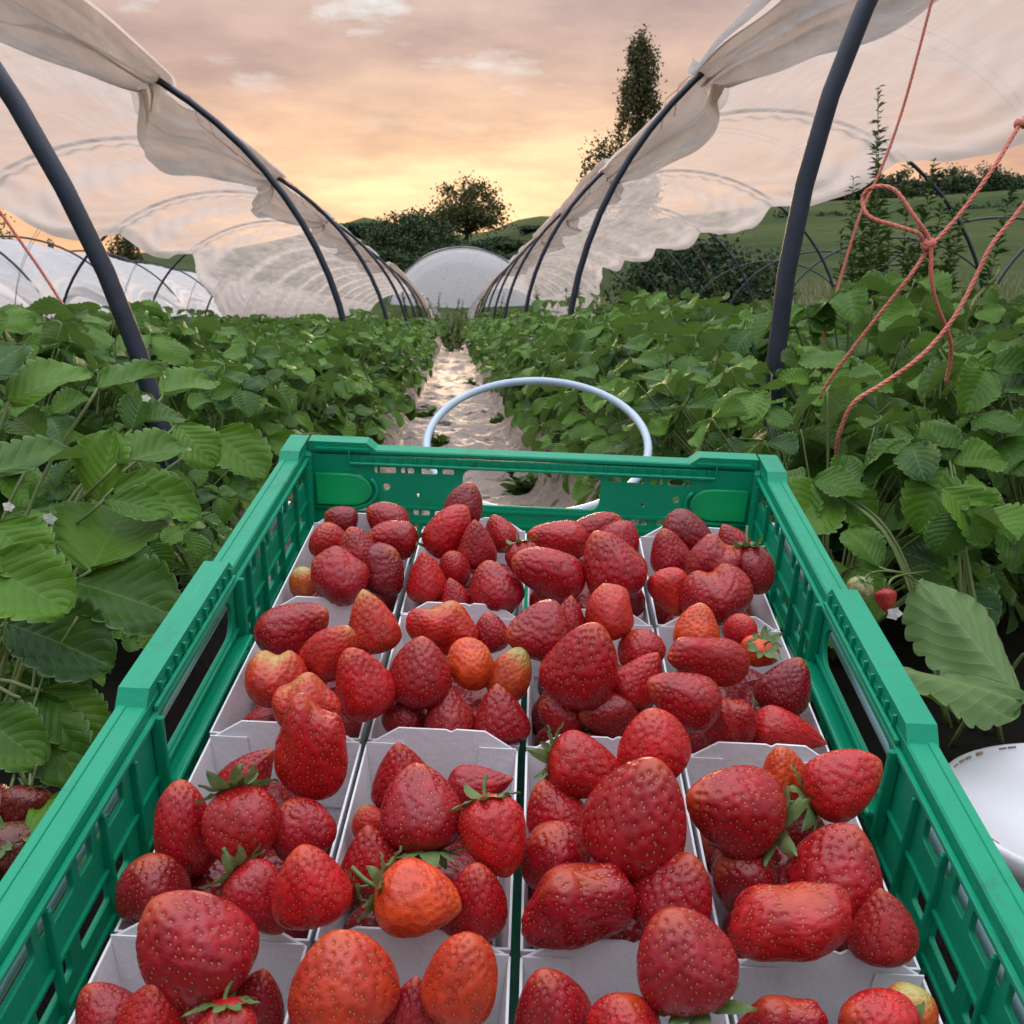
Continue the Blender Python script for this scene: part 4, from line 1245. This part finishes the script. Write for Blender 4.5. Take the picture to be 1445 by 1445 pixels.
rope([(1325, -40, 1.9), (1310, 20, 1.9), (1275, 150, 1.9), (1245, 235, 1.9), (1215, 300, 1.9), (1190, 380, 1.9), (1160, 485, 1.9), (1150, 530, 1.9)], .0036, 'thin straight orange rope from the film down behind the right pole')
rope([(-20, 270, 3.0), (25, 335, 3.0), (60, 385, 3.0), (95, 440, 3.0)], .006, 'brownish rope stretched down at the left edge behind the left pole')

# ------------------------------------------------------------------ trees, bushes
def tree(name, px, Z, ytop, wpx, shape, label, matc='crown', group=None, nclump=46, per=120, leaf=None, seed=1, ybase=None, trunk=True, cat='tree'):
    g = np.random.default_rng(seed)
    x = (px-640)/F*Z
    top = CAMZ+(452-ytop)/F*Z
    zb = float(terr(np.array(x), np.array(Z)))
    if ybase is not None: zc0 = CAMZ+(452-ybase)/F*Z
    else: zc0 = zb
    H = top-zb; W = wpx/F*Z
    leaf = leaf or 2.4*Z/F
    root = empty(name, (x, Z, zb)); tag(root, label, cat, group)
    cz0 = zc0-zb
    cr = MB(); tr = MB()
    cl = []
    for k in range(nclump):
        if shape == 'poplar':
            t = g.random()**.8
            w = W/2*(.35+.65*math.sin(math.pi*min(1, .18+.8*t))**.6)*(1 if t < .88 else (1-(t-.88)*4.0))
            a_ = g.uniform(0, 6.3); q = math.sqrt(g.random())
            c = np.array([w*q*math.cos(a_), w*q*math.sin(a_), cz0+t*(H-cz0)*.98]); rad = np.array([W*.13, W*.13, W*.30])
        elif shape == 'bush':
            a_ = g.uniform(0, 6.3); t = g.random(); q = math.sqrt(g.random())
            c = np.array([W/2*q*math.cos(a_)*.9, W/2*q*math.sin(a_)*.9, H*(.92*t*(1-.55*q*q))]); rad = np.array([W*.15, W*.15, H*.14])
        else:
            d = g.normal(0, 1, 3); d /= np.linalg.norm(d); q = g.random()**.45
            if d[2] < -.3: d[2] *= .4
            hh = (H-cz0)/2
            c = np.array([d[0]*q*W/2*.86, d[1]*q*W/2*.86, cz0+hh+d[2]*q*hh*.84]); rad = np.array([W*.12, W*.12, (H-cz0)*.11])*g.uniform(.7, 1.3)
        cl.append(c)
        n = per
        p = g.normal(0, .55, (n, 3))*rad+c
        nn = g.normal(0, 1, (n, 3)); nn /= np.linalg.norm(nn, axis=1)[:, None]
        uu = np.cross(nn, g.normal(0, 1, (n, 3))); uu /= np.linalg.norm(uu, axis=1)[:, None]; vv = np.cross(nn, uu)
        sz = leaf*g.uniform(.5, 1.25, (n, 1))
        Q = np.stack([p-uu*sz, p+vv*sz*.6, p+uu*sz, p-vv*sz*.6], 1).reshape(-1, 3)
        cr.add(Q, [(4*i, 4*i+1, 4*i+2, 4*i+3) for i in range(n)])
    if trunk:
        tw = max(.012*H, W*.03)
        hh = H*(.95 if shape == 'poplar' else .6)
        tr.tube(spline([[0, 0, -.2], [.02*W, 0, hh*.4], [-.02*W, 0, hh]], 6), np.linspace(tw, tw*.25, 13), 8)
        for c in cl[::3]:
            z_ = max(.15*H, c[2]-np.hypot(c[0], c[1])*1.0)
            z_ = min(z_, hh*.95)
            st = np.array([0, 0, z_])
            tr.tube(spline([st, (st+c)/2+np.array([0, 0, -.03*H]), c], 4), np.linspace(tw*.35, tw*.08, 9), 5)
        tr.build('trunk', M['bark'], root)
    cr.build('crown', M[matc], root, False)
    return root
tree('poplar_tree', 893, 85, 82, 58, 'poplar', 'tall narrow poplar tree rising above the right polytunnel', 'crownw', nclump=170, per=90, ybase=330, seed=3)
tree('conifer_tree', 848, 80, 222, 76, 'poplar', 'dark spreading tree left of the tall poplar base', 'crown', nclump=50, per=70, ybase=330, seed=4)
tree('oak_tree', 657, 115, 262, 116, 'round', 'round-crowned tree against the sunset glow above the closed tunnel end', 'crownw', nclump=80, per=100, ybase=360, seed=6)
for px, Z, yt, w, lab in ((590, 95, 312, 110, 'large dark green bush left of the round-crowned tree'), (528, 105, 330, 80, 'dark bush on the left end of the hedge behind the left hoops'), (628, 92, 338, 70, 'low dark bush in front of the round-crowned tree'), (705, 100, 336, 80, 'low bush right of the round-crowned tree'), (770, 110, 330, 60, 'small bush behind the right hoops')):
    tree('bush', px, Z, yt-(10 if px < 600 else -4), w*1.2, 'bush', lab, 'crownd', 'bushes in the hedge behind the closed tunnel end', nclump=80, per=130, seed=px, cat='bush')
for px, Z, yt, w, lab in ((556, 78, 352, 80, 'lower dark bush left of the white tunnel end'), (500, 84, 346, 70, 'dark bush seen between the left hoops'), (615, 80, 350, 70, 'bush just behind the left shoulder of the white tunnel end'), (742, 78, 352, 60, 'bush at the right shoulder of the white tunnel end'), (685, 84, 348, 60, 'bush directly behind the top of the white tunnel end')):
    tree('bush', px, Z, yt, w, 'bush', lab, 'crownd', 'bushes in the hedge behind the closed tunnel end', nclump=50, per=110, seed=px, cat='bush')
for px, yt, w, lab in ((24, 300, 95, 'leafy tree at the far left edge below the film'), (203, 318, 52, 'dark tree seen under the left film beside the near pole'), (100, 348, 26, 'small treetop between the two left background trees')):
    tree('tree', px, 70, yt, w, 'round', lab, 'crownw', 'trees behind the left polytunnel', nclump=34, per=80, seed=px)
tree('bush', 985, 24, 322, 225, 'bush', 'big dark bush under the right film behind the right hoops', 'crownd', nclump=120, per=190, seed=31, leaf=.07, cat='bush')
tree('bush', 1080, 30, 352, 90, 'bush', 'smaller dark bush at the right end of the big bush', 'crownd', nclump=40, per=110, seed=32, leaf=.05, cat='bush')
wl = ['first', 'second', 'third', 'fourth', 'fifth', 'sixth', 'seventh', 'eighth', 'ninth', 'tenth', 'eleventh']
for k in range(11):
    px = 1150+k*33+random.uniform(-8, 8)
    tree('tree', px, 165+random.uniform(-12, 12), 246+random.uniform(-8, 14)-(6 if k > 5 else 0), random.uniform(66, 84), 'round', f'{wl[k]} tree from the left in the dark wood on the right hill', 'crownd', 'trees of the wood on the right hill', nclump=40, per=90, ybase=309, seed=60+k)
for k in range(7):
    tree('bush', 1120+k*52+random.uniform(-8, 8), 110, 334+random.uniform(-4, 4)-k*3, 60, 'bush', f'{wl[k]} bush from the left in the hedge across the right field', 'crown', 'bushes of the hedge across the right field', nclump=16, per=60, seed=90+k, trunk=False, cat='bush')

# tall weeds behind the right-hand plants
def weed(px, Z, ytop, lab, n=1, spread=.12, seed=1, grp=None, matn='weed', narrow=1.0, ybase=None):
    g = np.random.default_rng(seed)
    x = (px-640)/F*Z; top = CAMZ+(452-ytop)/F*Z
    root = empty('weed', (x, Z, 0)); tag(root, lab, 'weed', grp)
    st, lf = MB(), MB()
    for k in range(n):
        b0 = g.uniform(-spread, spread, 2)*.6; tp = b0+g.uniform(-spread, spread, 2)*.8; H = top*(1 if k == 0 else g.uniform(.6, .95))
        P = spline([[b0[0], b0[1], 0], [(b0+tp)[0]/2+.02, (b0+tp)[1]/2, H*.5], [tp[0], tp[1], H]], 8)
        st.tube(P, np.linspace(.006, .0015, len(P)), 5)
        for i in range(int(H*150)):
            t = g.uniform(.10, 1); ii = t*(len(P)-1); i0 = min(len(P)-2, int(ii)); p = P[i0]+(P[i0+1]-P[i0])*(ii-i0)
            a_ = g.uniform(0, 6.3); ln_ = g.uniform(.06, .14)*(1.15-.7*t); el = g.uniform(.2, 1.1)
            d = np.array([math.cos(a_)*math.cos(el), math.sin(a_)*math.cos(el), math.sin(el)]); sd = np.cross(d, [0, 0, 1.]); sd /= np.linalg.norm(sd)+1e-9
            w = ln_*.13*narrow
            lf.add([p, p+d*ln_*.4+sd*w, p+d*ln_-np.array([0, 0, ln_*.3]), p+d*ln_*.4-sd*w], [(0, 1, 2, 3)])
    st.build('stem', M['stalk'], root); lf.build('foliage', M[matn], root, False)
    return root
weed(1248, 5.2, 132, 'tallest weed spire behind the bow knot on the right', 3, .10, 1)
weed(1265, 5.0, 240, 'bushy weed at the foot of the tallest spire', 9, .22, 2, narrow=1.6)
weed(1222, 5.6, 285, 'leafy weed left of the tallest spire', 7, .2, 3, narrow=1.6)
weed(1310, 5.4, 268, 'leafy weed right of the tallest spire', 7, .25, 4, narrow=1.6)
weed(1187, 6.0, 258, 'thin dry weed stem between the right pole and the spire', 2, .06, 5)
for k, (px, Z, yt) in enumerate(((838, 9, 402), (868, 10, 392), (905, 8, 392), (760, 14, 405), (1010, 9, 395), (940, 11, 398))):
    weed(px, Z, yt, f'{wl[k]} nearest of the thin weeds sticking up behind the right hoops' if False else ['thin weed right of the second right hoop', 'weed beside the vertical film edge', 'weed just right of the film edge', 'weed between the far right hoops', 'weed in front of the dark bush', 'weed at the left end of the dark bush'][k], 4, .2, 20+k, 'weeds behind the right hoops')
for k, (px, Z, yt) in enumerate(((620, 19, 415), (650, 18, 420), (590, 22, 408), (690, 22, 415))):
    weed(px, Z, yt, ['weed left of the path end', 'weed standing at the path end', 'weed below the far left hoops', 'weed below the far right hoops'][k], 8, .5, 30+k, 'weeds at the far end of the path', narrow=2)

for k, (px, py, Z) in enumerate(((596, 585, 6.2), (660, 540, 9.0), (700, 600, 5.6), (735, 690, 3.4), (618, 640, 4.6))):
    p_ = at(px, py, Z); o = weed(px, Z, 452-(.10-CAMZ)/Z*F, ['tiny weed at the left side of the path', 'tiny weed halfway up the path', 'tiny weed at the right side of the path', 'tiny weed on the path seen through the crate handle', 'tiny weed on the path behind the wire ring'][k], 3, .05, 50+k, 'tiny weeds on the path', narrow=2.6)
def grass(name, n, fx, lab, h, seed, w=.006):
    g = np.random.default_rng(seed)
    bb = MB()
    V = []
    for k in range(n):
        x, y = fx(g); z = float(terr(np.array(x), np.array(y)))
        a_ = g.uniform(0, 6.3); hh = h*g.uniform(.5, 1.2); le = g.normal(0, .25, 2)*hh
        dx, dy = math.cos(a_)*w, math.sin(a_)*w
        V += [[x-dx, y-dy, z], [x+dx, y+dy, z], [x+le[0]*.4+dx*.7, y+le[1]*.4, z+hh*.6], [x+le[0]*.4-dx*.7, y+le[1]*.4, z+hh*.6], [x+le[0], y+le[1], z+hh]]
    F_ = []
    for k in range(n): F_ += [(5*k, 5*k+1, 5*k+2, 5*k+3), (5*k+3, 5*k+2, 5*k+4)]
    bb.add(V, F_); o = bb.build(name, M['grass'], None, False)
    return tag(o, lab, 'grass', None, 'stuff')
grass('meadow_grass', 42000, lambda g: (lambda y: (4.3+g.random()**1.1*(2+y*.62), y))(8+42*g.random()**1.5), 'tall pale grass of the meadow beyond the right polytunnel', .62, 41, .017)
grass('verge_grass', 7000, lambda g: (g.uniform(-2.6, 2.6), g.uniform(24, 46)), 'rough grass at the far ends of the tunnels', .6, 42, .015)
grass('fringe_grass', 5000, lambda g: (-4.2+g.normal(0, .25), g.uniform(7, 36)), 'thin grass between the left polytunnels', .6, 43, .006)

# ------------------------------------------------------------------ camera, light, sky
cam = bpy.data.cameras.new('camera'); co = bpy.data.objects.new('camera', cam); COL.objects.link(co)
co.matrix_world = Matrix([[RT[k], UP[k], -FW[k], CAMP[k]] for k in range(3)]+[[0, 0, 0, 1]])
cam.sensor_width = 36; cam.lens = 36*F/1445; cam.clip_start = .02; cam.clip_end = 4000
cam.dof.use_dof = True; cam.dof.focus_distance = .62; cam.dof.aperture_fstop = 42
S.camera = co

GL = ray(690, 250); GL = GL/np.linalg.norm(GL)
el = math.asin(GL[2]); az = math.atan2(GL[0], GL[1])
sun = bpy.data.lights.new('sun', 'SUN'); so = bpy.data.objects.new('sun', sun); COL.objects.link(so)
sun.energy = 1.5; sun.angle = R(14); sun.color = (1.0, .68, .40)
so.rotation_euler = Vector(tuple(GL)).to_track_quat('Z', 'Y').to_euler()

w = bpy.data.worlds.new('World'); S.world = w; w.use_nodes = True
nt = w.node_tree
for n in list(nt.nodes): nt.nodes.remove(n)
out = nt.nodes.new('ShaderNodeOutputWorld'); bg = nt.nodes.new('ShaderNodeBackground')
sky = nt.nodes.new('ShaderNodeTexSky'); sky.sky_type = 'NISHITA'; sky.sun_disc = False
sky.sun_elevation = el; sky.sun_rotation = az
tc = nt.nodes.new('ShaderNodeTexCoord'); D = tc.outputs['Generated']
sp = nt.nodes.new('ShaderNodeSeparateXYZ'); L(nt, D, sp.inputs[0])
zx, zy, zz = sp.outputs
zc_ = math_(nt, 'MAXIMUM', zz, 0.0)
grad = ramp(nt, zc_, [(0, (1.0, .60, .27)), (.06, (1.0, .56, .29)), (.11, (.88, .50, .33)), (.16, (.78, .48, .34)), (.22, (.66, .46, .39)), (.30, (.60, .47, .43)), (.50, (.78, .72, .72)), (1, (.9, .9, .95))])
# cooler away from the glow
dt = nt.nodes.new('ShaderNodeVectorMath'); dt.operation = 'DOT_PRODUCT'; L(nt, D, dt.inputs[0]); dt.inputs[1].default_value = tuple(GL)
dv = dt.outputs['Value']
away = math_(nt, 'MULTIPLY', math_(nt, 'SUBTRACT', .80, dv, True), 1.2, True)
grad = mixc(nt, away, grad, (.50, .58, .72))
mrz = nt.nodes.new('ShaderNodeMapRange'); mrz.interpolation_type = 'SMOOTHSTEP'; mrz.inputs[1].default_value = .40; mrz.inputs[2].default_value = .92
L(nt, zz, mrz.inputs[0])
grad = mixc(nt, mrz.outputs[0], grad, (2.55, 2.72, 3.0))
# glow of the hidden sun
dz = math_(nt, 'MULTIPLY', math_(nt, 'SUBTRACT', zz, float(GL[2])-.02), 2.2)
ang = math_(nt, 'SUBTRACT', 1.0, dv)
q = math_(nt, 'ADD', math_(nt, 'MULTIPLY', ang, 24.0), math_(nt, 'MULTIPLY', math_(nt, 'MULTIPLY', dz, dz), 36.0))
gl = math_(nt, 'POWER', 2.718, math_(nt, 'MULTIPLY', q, -1.0))
# clouds on a flat layer so that they shrink towards the horizon
cm = nt.nodes.new('ShaderNodeCombineXYZ')
dn = math_(nt, 'ADD', zc_, .10)
L(nt, math_(nt, 'DIVIDE', zx, dn), cm.inputs[0]); L(nt, math_(nt, 'MULTIPLY', math_(nt, 'DIVIDE', zy, dn), 1.0), cm.inputs[1])
c1 = noise_(nt, cm.outputs[0], 1.5, 9, .60)
c2 = noise_(nt, cm.outputs[0], 2.6, 7, .6)
cl = math_(nt, 'MULTIPLY', math_(nt, 'SUBTRACT', c1, .36, True), 3.4, True)
shade = mixc(nt, cl, (.70, .68, .73), (1.12, 1.07, 1.02))
col = mixc(nt, 1.0, grad, shade, 'MULTIPLY')
glc = mixc(nt, math_(nt, 'MULTIPLY', gl, math_(nt, 'ADD', math_(nt, 'MULTIPLY', cl, .4), .5)), (0, 0, 0), (.50, .38, .17))
col = mixc(nt, 1.0, col, glc, 'ADD')
gap = math_(nt, 'MULTIPLY', math_(nt, 'SUBTRACT', c2, .56, True), 7.0, True)
gap = math_(nt, 'MULTIPLY', gap, math_(nt, 'MULTIPLY', math_(nt, 'SUBTRACT', zz, .15, True), 9.0, True))
col = mixc(nt, math_(nt, 'MULTIPLY', gap, .75), col, (.86, .90, .90))
ns = mixc(nt, 1.0, sky.outputs[0], (.05, .05, .05), 'MULTIPLY')
col = mixc(nt, .92, ns, col)
L(nt, col, bg.inputs[0]); bg.inputs[1].default_value = 1.0; L(nt, bg.outputs[0], out.inputs[0])

S.view_settings.view_transform = 'Standard'; S.view_settings.look = 'None'; S.view_settings.gamma = 1; S.view_settings.exposure = 0.22
S.render.engine = 'CYCLES'
S.cycles.use_denoising = True
S.cycles.max_bounces = 8; S.cycles.diffuse_bounces = 3; S.cycles.glossy_bounces = 3; S.cycles.transmission_bounces = 5
S.cycles.transparent_max_bounces = 18
S.cycles.sample_clamp_indirect = 6
